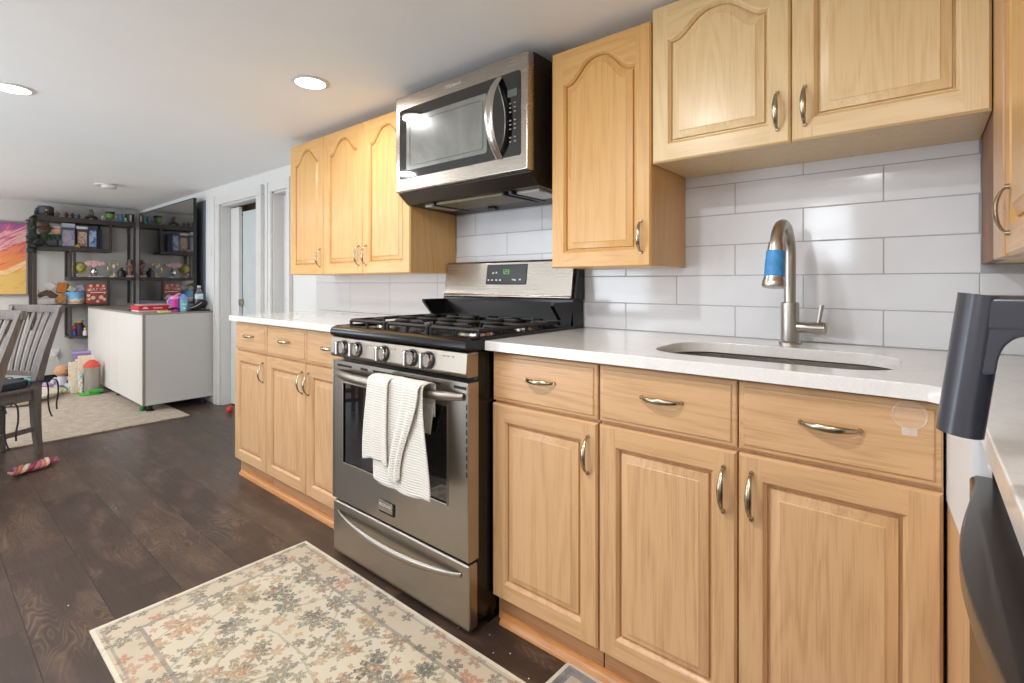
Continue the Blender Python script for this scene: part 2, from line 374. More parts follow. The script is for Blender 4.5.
class MB:
    """collects shapes (world coordinates) into ONE mesh"""
    def __init__(self): self.bm = bmesh.new(); self.mats = []; self.cur = 0
    def mat(self, m):
        if m not in self.mats: self.mats.append(m)
        self.cur = self.mats.index(m); return self
    def _merge(self, tb, mtx=None):
        for f in tb.faces: f.material_index = self.cur
        me = bpy.data.meshes.new('tmp'); tb.to_mesh(me); tb.free()
        if mtx: me.transform(mtx)
        self.bm.from_mesh(me); bpy.data.meshes.remove(me); return self
    def box(self, lo, hi, bev=0.0, seg=2, mtx=None):
        tb = bmesh.new(); bmesh.ops.create_cube(tb, size=1)
        c = [(a + b) / 2 for a, b in zip(lo, hi)]; s = [max(abs(b - a), 1e-5) for a, b in zip(lo, hi)]
        for v in tb.verts: v.co = Vector((v.co.x * s[0] + c[0], v.co.y * s[1] + c[1], v.co.z * s[2] + c[2]))
        if bev > 0:
            b = min(bev, min(s) * 0.49)
            bmesh.ops.bevel(tb, geom=tb.edges[:], offset=b, segments=seg, profile=0.5, affect='EDGES')
        return self._merge(tb, mtx)
    def prism(self, pts, h0, h1, plane='xy', bev=0.0, mtx=None, seg=2):
        """polygon extruded along the remaining axis"""
        tb = bmesh.new()
        def P(a, b, h):
            return {'xy': (a, b, h), 'xz': (a, h, b), 'yz': (h, a, b)}[plane]
        lo = [tb.verts.new(P(a, b, h0)) for a, b in pts]; hi = [tb.verts.new(P(a, b, h1)) for a, b in pts]
        n = len(pts)
        tb.faces.new(lo); tb.faces.new(hi[::-1])
        for i in range(n): tb.faces.new((lo[i], hi[i], hi[(i + 1) % n], lo[(i + 1) % n]))
        bmesh.ops.recalc_face_normals(tb, faces=tb.faces[:])
        if bev: bmesh.ops.bevel(tb, geom=tb.edges[:], offset=bev, segments=seg, profile=0.5, affect='EDGES')
        return self._merge(tb, mtx)
    def lathe(self, prof, c=(0, 0, 0), axis=(0, 0, 1), n=28, mtx=None):
        """profile of (radius, height) turned about an axis through c"""
        tb = bmesh.new(); rings = []
        for r, h in prof:
            if r < 1e-6: rings.append([tb.verts.new((0, 0, h))])
            else: rings.append([tb.verts.new((r * math.cos(2 * PI * i / n), r * math.sin(2 * PI * i / n), h)) for i in range(n)])
        for a, b in zip(rings, rings[1:]):
            for i in range(n):
                j = (i + 1) % n
                q = [a[i % len(a)], a[j % len(a)], b[j % len(b)], b[i % len(b)]]
                q = list(dict.fromkeys(q))
                if len(q) > 2:
                    try: tb.faces.new(q)
                    except ValueError: pass
        for r in (rings[0], rings[-1]):
            if len(r) > 2:
                try: tb.faces.new(r)
                except ValueError: pass
        bmesh.ops.recalc_face_normals(tb, faces=tb.faces[:])
        q = Vector((0, 0, 1)).rotation_difference(Vector(axis).normalized()).to_matrix().to_4x4()
        m = Matrix.Translation(c) @ q
        if mtx: m = mtx @ m
        return self._merge(tb, m)
    def cyl(self, a, b, r, r2=None, n=20):
        a, b = Vector(a), Vector(b); d = b - a
        return self.lathe([(r, 0), (r if r2 is None else r2, d.length)], a, d, n)
    def ball(self, c, r, n=16, rot=None):
        r = (r, r, r) if isinstance(r, (int, float)) else r
        tb = bmesh.new(); bmesh.ops.create_uvsphere(tb, u_segments=n, v_segments=max(8, n * 2 // 3), radius=1)
        m = Matrix.Translation(c) @ (rot.to_4x4() if rot else Matrix()) @ Matrix.Diagonal((*r, 1))
        return self._merge(tb, m)
    def tube(self, pts, r, n=10, flat=1.0, up=None, caps=True, smooth=0):
        """round (or flattened) bar swept along points; r is a number or one per point"""
        P = [Vector(p) for p in pts]
        R = list(r) if isinstance(r, (list, tuple)) else [r] * len(P)
        if smooth:
            Q, RR = [], []
            for i in range(len(P) - 1):
                p0, p1, p2, p3 = P[max(i - 1, 0)], P[i], P[i + 1], P[min(i + 2, len(P) - 1)]
                for k in range(smooth):
                    t = k / smooth
                    Q.append(0.5 * ((2 * p1) + (p2 - p0) * t + (2 * p0 - 5 * p1 + 4 * p2 - p3) * t * t + (3 * p1 - p0 - 3 * p2 + p3) * t ** 3))
                    RR.append(R[i] * (1 - t) + R[i + 1] * t)
            Q.append(P[-1]); RR.append(R[-1]); P, R = Q, RR
        tb = bmesh.new(); rings = []
        u = Vector(up) if up else None
        for i, p in enumerate(P):
            tg = (P[min(i + 1, len(P) - 1)] - P[max(i - 1, 0)]).normalized()
            if u is None:
                u = tg.orthogonal().normalized()
            a = (u - tg * u.dot(tg))
            a = a.normalized() if a.length > 1e-5 else tg.orthogonal().normalized()
            b = tg.cross(a)
            if up is None: u = a
            rings.append([tb.verts.new(p + a * (R[i] * math.cos(2 * PI * k / n)) + b * (R[i] * flat * math.sin(2 * PI * k / n))) for k in range(n)])
        for x, y in zip(rings, rings[1:]):
            for k in range(n): tb.faces.new((x[k], x[(k + 1) % n], y[(k + 1) % n], y[k]))
        if caps:
            tb.faces.new(rings[0][::-1]); tb.faces.new(rings[-1])
        bmesh.ops.recalc_face_normals(tb, faces=tb.faces[:])
        return self._merge(tb)
    def grid(self, f, nu, nv):
        tb = bmesh.new()
        V = [[tb.verts.new(f(i / nu, j / nv)) for j in range(nv + 1)] for i in range(nu + 1)]
        for i in range(nu):
            for j in range(nv): tb.faces.new((V[i][j], V[i + 1][j], V[i + 1][j + 1], V[i][j + 1]))
        return self._merge(tb)
    def build(self, name, m=None, parent=None, local=False, angle=38, label=None):
        me = bpy.data.meshes.new(name)
        self.bm.normal_update(); self.bm.to_mesh(me); self.bm.free()
        for x in (self.mats or [m]): me.materials.append(x)
        me.polygons.foreach_set('use_smooth', [True] * len(me.polygons))
        me.set_sharp_from_angle(angle=math.radians(angle))
        o = bpy.data.objects.new(name, me); COL.objects.link(o)
        wn = o.modifiers.new('flat_face_normals', 'WEIGHTED_NORMAL'); wn.keep_sharp = True; wn.weight = 80
        if parent:
            o.parent = parent
            if not local:
                p, off = parent, Vector()
                while p: off += p.location; p = p.parent
                me.transform(Matrix.Translation(-off))
        if label: o['label'] = label
        return o

def thing(name, loc, label, cat, group=None, rz=0.0):
    o = bpy.data.objects.new(name, None); o.empty_display_size = 0.05
    o.location = loc; o.rotation_euler = (0, 0, rz); COL.objects.link(o)
    return tag(o, label, cat, group)

def tag(o, label, cat, group=None, kind=None):
    o['label'] = label; o['category'] = cat
    if group: o['group'] = group
    if kind: o['kind'] = kind
    return o

def rebase(o, loc):
    """move a top-level mesh's origin to the thing's base"""
    o.data.transform(Matrix.Translation(-Vector(loc))); o.location = loc
    return o

def struct(o):
    o['kind'] = 'structure'; return o

def copy_tree(o, parent=None):
    c = o.copy(); COL.objects.link(c)
    if parent: c.parent = parent
    for ch in list(o.children): copy_tree(ch, c)
    return c

def text_mesh(mb, s, size, mtx, depth=0.0004):
    cu = bpy.data.curves.new('t', 'FONT'); cu.body = s; cu.size = size; cu.align_x = 'CENTER'; cu.align_y = 'CENTER'; cu.extrude = depth
    ob = bpy.data.objects.new('t', cu); COL.objects.link(ob)
    dg = bpy.context.evaluated_depsgraph_get(); dg.update()
    me = bpy.data.meshes.new_from_object(ob.evaluated_get(dg))
    bpy.data.objects.remove(ob); bpy.data.curves.remove(cu)
    me.transform(mtx)
    for p in me.polygons: p.material_index = mb.cur
    mb.bm.from_mesh(me); bpy.data.meshes.remove(me)

def face_mtx(x, y, z):
    """lettering standing in the xz plane, read from -y"""
    return Matrix.Translation((x, y, z)) @ Matrix.Rotation(PI / 2, 4, 'X')

# ================================================================== THE SETTING
XL, XR, YF = -5.5, 2.46, -3.45
b = MB().box((XL - 0.1, YF - 0.1, -0.05), (XR + 0.1, 0.6, 0.0)); struct(b.build('floor', M['floor']))
b = MB().box((XL - 0.1, YF - 0.1, CEIL), (XR + 0.1, 0.6, CEIL + 0.05)); struct(b.build('ceiling', M['ceil']))
# back wall with two door openings
D1 = (-3.036, -2.285, 1.80); D2 = (-2.03, -1.79, 1.80)
b = MB().mat(M['wall'])
for x0, x1, z0 in ((XL, D1[0], 0), (D1[0], D1[1], D1[2]), (D1[1], D2[0], 0), (D2[0], D2[1], D2[2]), (D2[1], XR, 0)):
    b.box((x0, 0, z0), (x1, 0.1, CEIL))
back = struct(b.build('wall_back'))
b = MB().mat(plain('slate_blue_wall', rgb(122, 131, 145), 0.6, 0, 0.03, 2)).box((XL, -0.004, 0), (-3.39, 0.0, 1.88)); b.build('slate_blue_panel', None, back)  # thin slate blue panel over the far part of the back wall
b = MB().box((XL - 0.1, YF - 0.1, 0), (XL, 0.1, CEIL)); struct(b.build('wall_left', M['wall_g']))
b = MB().box((XR, YF - 0.1, 0), (XR + 0.1, 0.1, CEIL)); struct(b.build('wall_right', M['wall']))
WX0, WX1, WZ0, WZ1 = 1.0, 1.35, 1.28, 1.80
b = MB()
HOLES = [(-4.6, -3.4, 0.75, 1.75), (-1.9, -0.5, 0.06, 1.86), (WX0, WX1, WZ0, WZ1)]  # the patio and dining openings are unseen, added for the fill lamps
px = XL
for x0, x1, z0, z1 in HOLES:
    b.box((px, YF - 0.1, 0), (x0, YF, CEIL)).box((x0, YF - 0.1, 0), (x1, YF, z0)).box((x0, YF - 0.1, z1), (x1, YF, CEIL)); px = x1
b.box((px, YF - 0.1, 0), (XR, YF, CEIL))
struct(b.build('wall_front', M['wall']))
b = MB()
for lo, hi in (((WX0 - .07, WZ0 - .07), (WX0, WZ1 + .07)), ((WX1, WZ0 - .07), (WX1 + .07, WZ1 + .07)), ((WX0, WZ0 - .07), (WX1, WZ0)), ((WX0, WZ1), (WX1, WZ1 + .07)), ((WX0, 1.53), (WX1, 1.545))):
    b.box((lo[0], YF, lo[1]), (hi[0], YF + 0.02, hi[1]), 0.003)
struct(b.build('window_1', M['white_paint']))
for (x0, x1, z0, z1), nm in zip(HOLES[:2], ('added_window', 'added_patio_door')):  # frames of the added, unseen dining window and patio door
    b = MB()
    for lo, hi in (((x0 - .07, z0 - .05), (x0, z1 + .07)), ((x1, z0 - .05), (x1 + .07, z1 + .07)), ((x0, z0 - .05), (x1, z0)), ((x0, z1), (x1, z1 + .07)), (((x0 + x1) / 2 - .03, z0), ((x0 + x1) / 2 + .03, z1))):
        b.box((lo[0], YF, lo[1]), (hi[0], YF + 0.02, hi[1]), 0.003)
    struct(b.build(nm, M['white_paint']))
# rooms behind the openings: a shallow closet with open joists
b = MB().mat(M['wall'])
b.box((-3.2, 0.52, 0), (-1.6, 0.56, CEIL)).box((-3.24, 0.1, 0), (-3.2, 0.56, CEIL)).box((-1.6, 0.1, 0), (-1.56, 0.56, CEIL)).box((-2.18, 0.1, 0), (-2.12, 0.52, CEIL))
struct(b.build('wall_closet'))
b = MB().mat(oak('rough_joist', 'x', rgb(110, 84, 58), rgb(60, 42, 28), 0.8)).box((-3.19, 0.20, 1.74), (-2.19, 0.24, 1.90)).box((-3.19, 0.34, 1.74), (-2.19, 0.38, 1.90))
b.mat(plain('yellow_lumber', rgb(176, 158, 96), 0.8)).box((-3.19, 0.15, 1.765), (-3.02, 0.20, 1.86))
struct(b.build('trim_1', None))

def casing(x0, x1, zt, w=0.105, name='trim_2'):
    b = MB().mat(M['white_paint'])
    for a, c in (((x0 - w, 0), (x0, zt)), ((x1, 0), (x1 + w, zt)), ((x0 - w, zt), (x1 + w, zt + 0.078))):
        b.box((a[0], -0.022, a[1]), (c[0], 0.0, c[1]), 0.006)
    for a, c in (((x0 - w, 0), (x0 - w + 0.03, zt + .078)), ((x1 + w - 0.03, 0), (x1 + w, zt + .078))):
        b.box((a[0], -0.030, a[1]), (c[0], -0.02, c[1]), 0.004)
    # jambs lining the opening
    b.box((x0, 0.0, 0), (x0 + 0.012, 0.1, zt)).box((x1 - 0.012, 0.0, 0), (x1, 0.1, zt)).box((x0, 0.0, zt - 0.012), (x1, 0.1, zt))
    return struct(b.build(name))
casing(*D1, name='trim_2'); casing(*D2, w=0.07, name='trim_3')
# folding door in the first opening: a white leaf and a pale grey leaf, the top stops short of the head
d1 = MB().mat(M['white_paint']).box((-3.02, 0.075, 0.01), (-2.845, 0.105, 1.775), 0.003).build('door_1'); struct(d1)
q = MB().mat(M['blade']).box((-2.842, 0.106, 0.01), (-2.30, 0.135, 1.735), 0.003)
for z0, z1 in ((0.15, 0.85), (0.98, 1.62)): q.box((-2.72, 0.100, z0), (-2.38, 0.106, z1), 0.003)
q.build('leaf', None, d1)
MB().mat(M['pull']).box((-2.842, 0.070, 0.90), (-2.815, 0.10, 0.955), 0.003).build('latch', None, d1)
d2 = MB().mat(M['white_paint']).box((-2.018, 0.075, 0.01), (-1.802, 0.105, 1.785), 0.003)
for z0, z1 in ((0.15, 0.85), (0.98, 1.66)): d2.box((-1.98, 0.068, z0), (-1.84, 0.076, z1), 0.003)
struct(d2.build('door_2'))
b = MB().box((XL, -3.4, 0), (XL + 0.014, -0.03, 0.10), 0.004); struct(b.build('baseboard_left', M['dark']))
b = MB().box((XL + .02, -0.014, 0), (-3.15, 0, 0.10), 0.004); struct(b.build('baseboard_back', M['white_paint']))

# tiled splash: real tiles, 4 x 16 in running bond on the right, large ones left of the range
b = MB().mat(M['grout']).box((0.0, -0.0085, 0.80), (1.962, 0.0, 1.4945)).box((1.962, -0.0085, 0.80), (2.45, 0.0, 1.148)).box((-1.3745, -0.0085, 0.9165), (0.0, 0.0, 1.25)).mat(M['tile'])
ROW = 0.1045
for r in range(6):
    z0 = 0.9165 + r * ROW; z1 = min(z0 + ROW, 1.492)
    ph = 1.351 if r % 2 == 0 else 1.5535
    k = -5
    while True:
        a = ph + k * 0.405; c = a + 0.405; k += 1
        if a > 2.44: break
        lim = 2.45 if r < 2 else 1.962
        a, c = max(a, 0.001), min(c, lim)
        if c - a < 0.01: continue
        b.box((a + .0012, -0.010, z0 + .0012), (c - .0012, -0.003, z1 - .0012), 0.0014, 1)
b.mat(M['tile_l'])
for x0, x1 in ((-1.375, -0.965), (-0.965, -0.555), (-0.555, -0.145), (-0.145, 0.0)):
    b.box((x0 + .0012, -0.010, 0.9165), (x1 - .0012, -0.003, 1.099), 0.0014, 1)
    b.box((x0 + .0012, -0.010, 1.1015), (x1 - .0012, -0.003, 1.25), 0.0014, 1)
b.build('backsplash', None, back)

# ================================================================== CABINETS
TH = 0.019
def map_back(x0, yb, z0):      # u->x, v->z, outwards -> -y
    return lambda u, v, d: Vector((x0 + u, yb - d, z0 + v))
def map_right(xb, y0, z0):     # u->-y, v->z, outwards -> -x
    return lambda u, v, d: Vector((xb - d, y0 - u, z0 + v))

def door_mb(T, w, h, arch, mv, mh, stile=0.049, rail=0.052, crown=0.043):
    mb = MB(); mb.mat(mv); mb.mat(mh); bm = mb.bm
    e, t = 0.005, TH
    cache = {}
    def V(u, v, d):
        k = (round(u, 5), round(v, 5), round(d, 5))
        if k not in cache: cache[k] = bm.verts.new(T(u, v, d))
        return cache[k]
    def F(pts, m):
        try:
            f = bm.faces.new([V(*p) for p in pts]); f.material_index = m
        except ValueError: pass
    N = 32 if arch else 1
    ul, ur, vb = stile, w - stile, rail
    vs = h - crown - arch if arch else h - rail
    def s(x):          # cathedral arch: flat shoulders, ogee sides, round crown
        a = abs(x)
        if a > 0.93: return 0.0
        return 0.5 + 0.5 * math.cos(PI * (a / 0.93) ** 1.3)
    us = [ul + (ur - ul) * i / N for i in range(N + 1)]
    def top(d):
        r = []
        for i in range(N + 1):
            u = ul + d + (ur - ul - 2 * d) * i / N
            r.append((u, vs - d + arch * s(2 * i / N - 1)))
        return r
    r0 = [(0, 0), (w, 0), (w, h), (0, h)]
    r1 = [(e, e), (w - e, e), (w - e, h - e), (e, h - e)]
    for i in range(4):
        j = (i + 1) % 4; m = 1 if i % 2 == 0 else 0
        F([(*r0[i], 0), (*r0[j], 0), (*r0[j], t - .006), (*r0[i], t - .006)], m)
        F([(*r0[i], t - .006), (*r0[j], t - .006), (*r1[j], t), (*r1[i], t)], m)
    F([(*p, 0) for p in r0[::-1]], 0)
    tp = top(0)
    F([(e, e, t), (ul, e, t), (ul, vb, t), (ul, tp[0][1], t), (ul, h - e, t), (e, h - e, t)], 0)
    F([(ur, e, t), (w - e, e, t), (w - e, h - e, t), (ur, h - e, t), (ur, tp[-1][1], t), (ur, vb, t)], 0)
    F([(ul, e, t), (ur, e, t), (ur, vb, t), (ul, vb, t)], 1)
    for i in range(N):
        F([(*tp[i], t), (*tp[i + 1], t), (tp[i + 1][0], h - e, t), (tp[i][0], h - e, t)], 1)
    loops = []
    for d, dep in ((0, t), (0.003, t - .0015), (0.006, t - .006), (0.009, t - .0085), (0.0105, t - .0165), (0.0145, t - .0165), (0.016, t - .009), (0.034, t - .003), (0.0365, t - .0005)):
        q = top(d)
        loops.append([(ul + d, vb + d, dep), (ur - d, vb + d, dep)] + [(u, v, dep) for u, v in q[::-1]])
    for A, B in zip(loops, loops[1:]):
        n = len(A)
        for i in range(n): F([A[i], A[(i + 1) % n], B[(i + 1) % n], B[i]], 0)
    F(loops[-1], 0)
    bmesh.ops.recalc_face_normals(bm, faces=bm.faces[:])
    return mb

def drawer_mb(T, w, h, m):
    mb = MB(); mb.mat(m); bm = mb.bm; t = TH
    rings = []
    for d, dep in ((0, 0), (0, t - .008), (0.003, t - .0055), (0.010, t - .0045), (0.013, t - .001), (0.016, t)):
        rings.append([bm.verts.new(T(u, v, dep)) for u, v in ((d, d), (w - d, d), (w - d, h - d), (d, h - d))])
    bm.faces.new(rings[0][::-1]); bm.faces.new(rings[-1])
    for A, B in zip(rings, rings[1:]):
        for i in range(4): bm.faces.new((A[i], A[(i + 1) % 4], B[(i + 1) % 4], B[i]))
    bmesh.ops.recalc_face_normals(bm, faces=bm.faces[:])
    return mb

def pull_mb(T, u, v, L=0.10, vert=True, proj=0.027):
    """bow pull: a leaf-shaped arched bar with pointed feet"""
    mb = MB(); pts, rr = [], []
    n = 18
    for i in range(n + 1):
        k = i / n * 2 - 1
        a = k * L / 2
        d = TH + 0.002 + proj * (1 - k * k) ** 0.62
        pts.append(T(u, v + a, d) if vert else T(u + a, v, d)); rr.append(0.0034 + 0.0042 * (1 - abs(k) ** 1.6))
    side = (T(1, 0, 0) - T(0, 0, 0)) if vert else (T(0, 1, 0) - T(0, 0, 0))
    mb.tube(pts, rr, 10, 0.55, side)
    for s in (-1, 1):
        p0 = T(u, v + s * L / 2, TH) if vert else T(u + s * L / 2, v, TH)
        p1 = T(u, v + s * L / 2, TH + .007) if vert else T(u + s * L / 2, v, TH + .007)
        mb.cyl(p0, p1, 0.0055, 0.004, 12)
    return mb

def upper(name_label, x0, x1, z0, z1, doors, yf=-0.308, arch=0.075, group=None, hz=None, mv=None, mh=None):
    mv, mh = mv or M['oak_v'], mh or M['oak_h']
    c = thing('wall_cabinet', ((x0 + x1) / 2, 0, z0), name_label, 'cabinet', group)
    MB().mat(mv).box((x0 + .001, yf + TH + .001, z0), (x1 - .001, -0.011, z1), 0.002).build('body', None, c)
    for (a, bb, side) in doors:
        T = map_back(a + .0015, yf + TH, z0 - 0.001); w = bb - a - .003
        d = door_mb(T, w, z1 - z0 + 0.001, arch, mv, mh).build('door', None, c, angle=30)
        hu = w - 0.031 if side == 'R' else 0.031
        pull_mb(T, hu, hz or 0.094).build('handle', M['pull'], d)
    return c
ZB, ZT = 1.148, 1.928
upper('narrow single-door oak wall cabinet at the far left end, nearest the white door frame', -1.144, -0.763, ZB, ZT, [(-1.144, -0.763, 'R')])
upper('double-door oak wall cabinet between the narrow cabinet and the microwave', -0.760, -0.001, ZB, ZT, [(-0.760, -0.381, 'R'), (-0.381, -0.001, 'L')])
upper('tall single-door oak wall cabinet between the microwave and the sink cabinet', 0.800, 1.183, ZB + .006, ZT, [(0.800, 1.183, 'R')])
upper('short wide double-door oak wall cabinet hung above the sink', 1.185, 1.9615, 1.475, CEIL - .012, [(1.185, 1.574, 'R'), (1.574, 1.9615, 'L')], arch=0.065, hz=0.088, mv=M['soak_v'], mh=M['soak_h'])
# cabinet turning the corner on the right, its door faces left
c = thing('wall_cabinet', (2.2, -0.6, 1.15), 'oak wall cabinet at the right edge whose door faces left across the corner', 'cabinet')
MB().mat(M['oak_v']).box((1.985, -1.10, 1.15), (2.455, -0.011, CEIL - .012), 0.002).build('body', None, c)
MB().mat(M['cab_in']).box((1.9622, -0.30, 1.15), (1.985, -0.012, CEIL - .012), 0.001).build('filler_strip', None, c, label='stained brown filler strip')
MB().mat(M['boak_v']).box((1.9622, -0.469, 1.15), (1.985, -0.301, CEIL - .012), 0.0015).build('stile', None, c)
T = map_right(1.985, -0.472, 1.151)
d = door_mb(T, 0.40, CEIL - .014 - 1.151, 0.075, M['oak_v'], M['oak_y']).build('door', None, c, angle=30)
pull_mb(T, 0.062, 0.081, 0.084, True, 0.017).build('handle', M['pull'], d)

YD = -0.596
def base(label, x0, x1, fronts, hz=0.53, hollow=False, group=None):
    """fronts: (x0, x1, handle side)"""
    c = thing('base_cabinet', ((x0 + x1) / 2, -0.3, 0), label, 'cabinet', group)
    mb = MB().mat(M['boak_v'])
    if not hollow: mb.box((x0 + .001, YD + TH + .001, 0.086), (x1 - .001, -0.011, 0.884), 0.0015)
    else:
        ya, yb = YD + TH + .001, -0.011
        mb.box((x0 + .001, ya, 0.086), (x0 + .018, yb, 0.884)).box((x1 - .018, ya, 0.086), (x1 - .001, yb, 0.884)).box((x0 + .018, ya, 0.086), (x1 - .018, yb, 0.104))
        mb.box((x0 + .018, ya, 0.104), (x1 - .018, ya + .018, 0.884)).box((x0 + .018, yb - .006, 0.104), (x1 - .018, yb, 0.884))
    mb.build('body', None, c)
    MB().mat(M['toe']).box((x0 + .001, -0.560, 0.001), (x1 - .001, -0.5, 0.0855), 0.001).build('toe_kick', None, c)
    for a, bb, side in fronts:
        w = bb - a - .004
        T = map_back(a + .002, YD + TH, 0.0935)
        d = door_mb(T, w, 0.6205, 0.0, M['boak_v'], M['boak_h']).build('door', None, c, angle=30)
        pull_mb(T, w - 0.028 if side == 'R' else 0.028, hz, 0.102).build('handle', M['pull'], d)
        T = map_back(a + .002, YD + TH, 0.7225)
        d = drawer_mb(T, w, 0.154, M['boak_h']).build('drawer', None, c, angle=30)
        pull_mb(T, w / 2, 0.084, 0.104, False, 0.024).build('handle', M['pull'], d)
    return c
base('single-door oak base cabinet with one drawer at the far end of the left counter', -1.225, -0.828, [(-1.222, -0.829, 'R')])
base('double-door oak base cabinet with two drawers just left of the range', -0.826, -0.006, [(-0.825, -0.416, 'R'), (-0.416, -0.007, 'L')])
base('single-door pale oak base cabinet with one drawer just right of the range', 0.768, 1.157, [(0.7685, 1.1575, 'R')])
sinkcab = base('double-door pale oak sink base cabinet with two drawer fronts below the sink', 1.159, 1.876, [(1.159, 1.519, 'R'), (1.519, 1.876, 'L')], hollow=True)
# corner return on the right: white patched strip over an oak filler
c = thing('corner_filler', (1.92, -0.72, 0), 'oak corner filler with a white scuffed strip on top, left of the dishwasher', 'filler panel')
MB().mat(M['boak_v']).prism([(1.8795, -0.574), (1.9005, -0.838), (1.921, -0.838), (1.8995, -0.574)], 0.001, 0.699, 'xy').build('panel', None, c)
t = NT('scuffed_white_primer'); n_ = t.noise(t.obj(), 38, 3, 0.6)
t.set(color=t.ramp(n_, [(0.66, rgb(222, 222, 222)), (0.72, rgb(250, 250, 250))]), rough=0.45)
MB().mat(t.m).prism([(1.8785, -0.574), (1.8995, -0.838), (1.921, -0.838), (1.8995, -0.574)], 0.70, 0.8845, 'xy').build('top_strip', None, c, label='white scuffed strip')
# shoe mouldings along the toe boards
def shoe(x0, x1, name):
    pr = [(-0.561, 0.001), (-0.586, 0.001), (-0.584, 0.010), (-0.577, 0.019), (-0.569, 0.026), (-0.561, 0.028)]
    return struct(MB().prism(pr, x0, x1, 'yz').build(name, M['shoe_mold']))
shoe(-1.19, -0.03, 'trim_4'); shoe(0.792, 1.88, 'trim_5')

# ------------------------------------------------------------------ countertops
def slab(outer, hole, z0, z1, m, bev=0.003):
    mb = MB(); mb.mat(m); bm = mb.bm
    es = []
    for lp in [outer] + ([hole] if hole else []):
        vs = [bm.verts.new((x, y, z1)) for x, y in lp]
        es += [bm.edges.new((vs[i], vs[(i + 1) % len(vs)])) for i in range(len(vs))]
    bmesh.ops.triangle_fill(bm, use_beauty=True, use_dissolve=False, edges=es)
    top = bm.faces[:]
    r = bmesh.ops.extrude_face_region(bm, geom=top)
    for v in [g for g in r['geom'] if isinstance(g, bmesh.types.BMVert)]: v.co.z = z0
    bmesh.ops.recalc_face_normals(bm, faces=bm.faces[:])
    if bev:
        ed = [e for e in bm.edges if len(e.link_faces) == 2 and all(abs(v.co.z - z1) < 1e-5 for v in e.verts) and abs(e.link_faces[0].normal.z - e.link_faces[1].normal.z) > 0.5]
        bmesh.ops.bevel(bm, geom=ed, offset=bev, segments=2, profile=0.5, affect='EDGES')
    return mb
def rrect(x0, x1, y0, y1, r, n=10):
    P = []
    for cx, cy, a0 in ((x1 - r, y1 - r, 0), (x0 + r, y1 - r, 90), (x0 + r, y0 + r, 180), (x1 - r, y0 + r, 270)):
        for i in range(n + 1):
            a = math.radians(a0 + 90 * i / n); P.append((cx + r * math.cos(a), cy + r * math.sin(a)))
    return P
o = slab([(-1.2235, -0.6257), (-0.006, -0.6257), (-0.006, -0.0105), (-1.2235, -0.0105)], None, 0.886, 0.916, M['quartz']).build('countertop')
tag(rebase(o, (-0.61, -0.3, 0.886)), 'short white quartz countertop on the far oak cabinets left of the range', 'countertop')
SX0, SX1, SY0, SY1 = 1.258, 1.806, -0.522, -0.205
hole = rrect(SX0, SX1, SY0, SY1, 0.105)
o = slab([(0.7665, -0.6257), (1.852, -0.6257), (1.907, -0.672), (1.9096, -1.47), (2.455, -1.47), (2.455, -0.0105), (0.7665, -0.0105)], hole, 0.886, 0.916, M['quartz']).build('countertop')
tag(rebase(o, (1.5, -0.3, 0.886)), 'white quartz countertop with the sink cut-out, turning the corner on the right', 'countertop')
# sink bowl
mb = MB(); mb.mat(M['steel']); bm = mb.bm
rings = []
for dx, z, r in ((0.012, 0.8845, 0.115), (0.010, 0.8835, 0.113), (0.006, 0.880, 0.11), (0.002, 0.74, 0.10), (-0.02, 0.705, 0.085), (-0.06, 0.695, 0.06)):
    rings.append([bm.verts.new((x, y, z)) for x, y in rrect(SX0 - dx, SX1 + dx, SY0 - dx, SY1 + dx, r)])
for A, B in zip(rings, rings[1:]):
    for i in range(len(A)): bm.faces.new((A[i], A[(i + 1) % len(A)], B[(i + 1) % len(A)], B[i]))
bm.faces.new(rings[-1])
bmesh.ops.recalc_face_normals(bm, faces=bm.faces[:])
for f in bm.faces: f.normal_flip()
mb.mats[0] = M['steel_v']
o = mb.build('sink_bowl')
sk = thing('sink', (1.53, -0.37, 0.69), 'undermount stainless steel sink set in the white countertop below the faucet', 'sink')
o.parent = sk; o.data.transform(Matrix.Translation((-1.53, 0.37, -0.69))); o.name = 'bowl'
MB().mat(M['chrome']).lathe([(0.0, .002), (0.02, .002), (0.03, .006), (0.045, .004), (0.047, 0.0)], (1.53, -0.37, 0.6955)).build('drain', None, sk)
# faucet
fx, fy = 1.534, -0.105
fc = thing('faucet', (fx, fy, 0.916), 'brushed nickel pull-down kitchen faucet wrapped with blue tape behind the sink', 'faucet')
MB().lathe([(0.031, 0), (0.031, 0.006), (0.025, 0.010), (0.025, 0.122), (0.022, 0.126), (0.0, 0.126)], (fx, fy, 0.916)).build('base', M['nickel'], fc)
pts = [(fx, fy, 1.035), (fx, fy, 1.11), (fx, fy, 1.178)]
R0 = 0.078
for i in range(0, 13):
    a = PI * i / 12 * 0.94
    k = (1 - math.cos(a)) * R0
    pts.append((fx - 0.034 * k, fy - k, 1.188 + math.sin(a) * 0.080))
MB().tube(pts, 0.0165, 16, 1.0, (1, 0, 0)).build('spout_neck', M['nickel'], fc)
ex = Vector(pts[-1]); dn = (Vector(pts[-1]) - Vector(pts[-2])).normalized(); dn = Vector((-0.02, -0.16, -1)).normalized()
hd = MB().lathe([(0.0, -0.012), (0.0185, -0.010), (0.0205, 0.0), (0.0225, 0.03), (0.0245, 0.085), (0.029, 0.100), (0.0305, 0.112), (0.028, 0.117), (0.0, 0.117)], ex, dn, 28).build('spray_head', M['nickel'], fc)
mb = MB()
prof = [(0.0236 + 0.0024 * i / 14 + 0.0007 * (i % 2), 0.016 + 0.072 * i / 14) for i in range(15)]
mb.lathe([(0.019, 0.016)] + prof + [(0.0245, 0.0885)], ex, dn, 22)
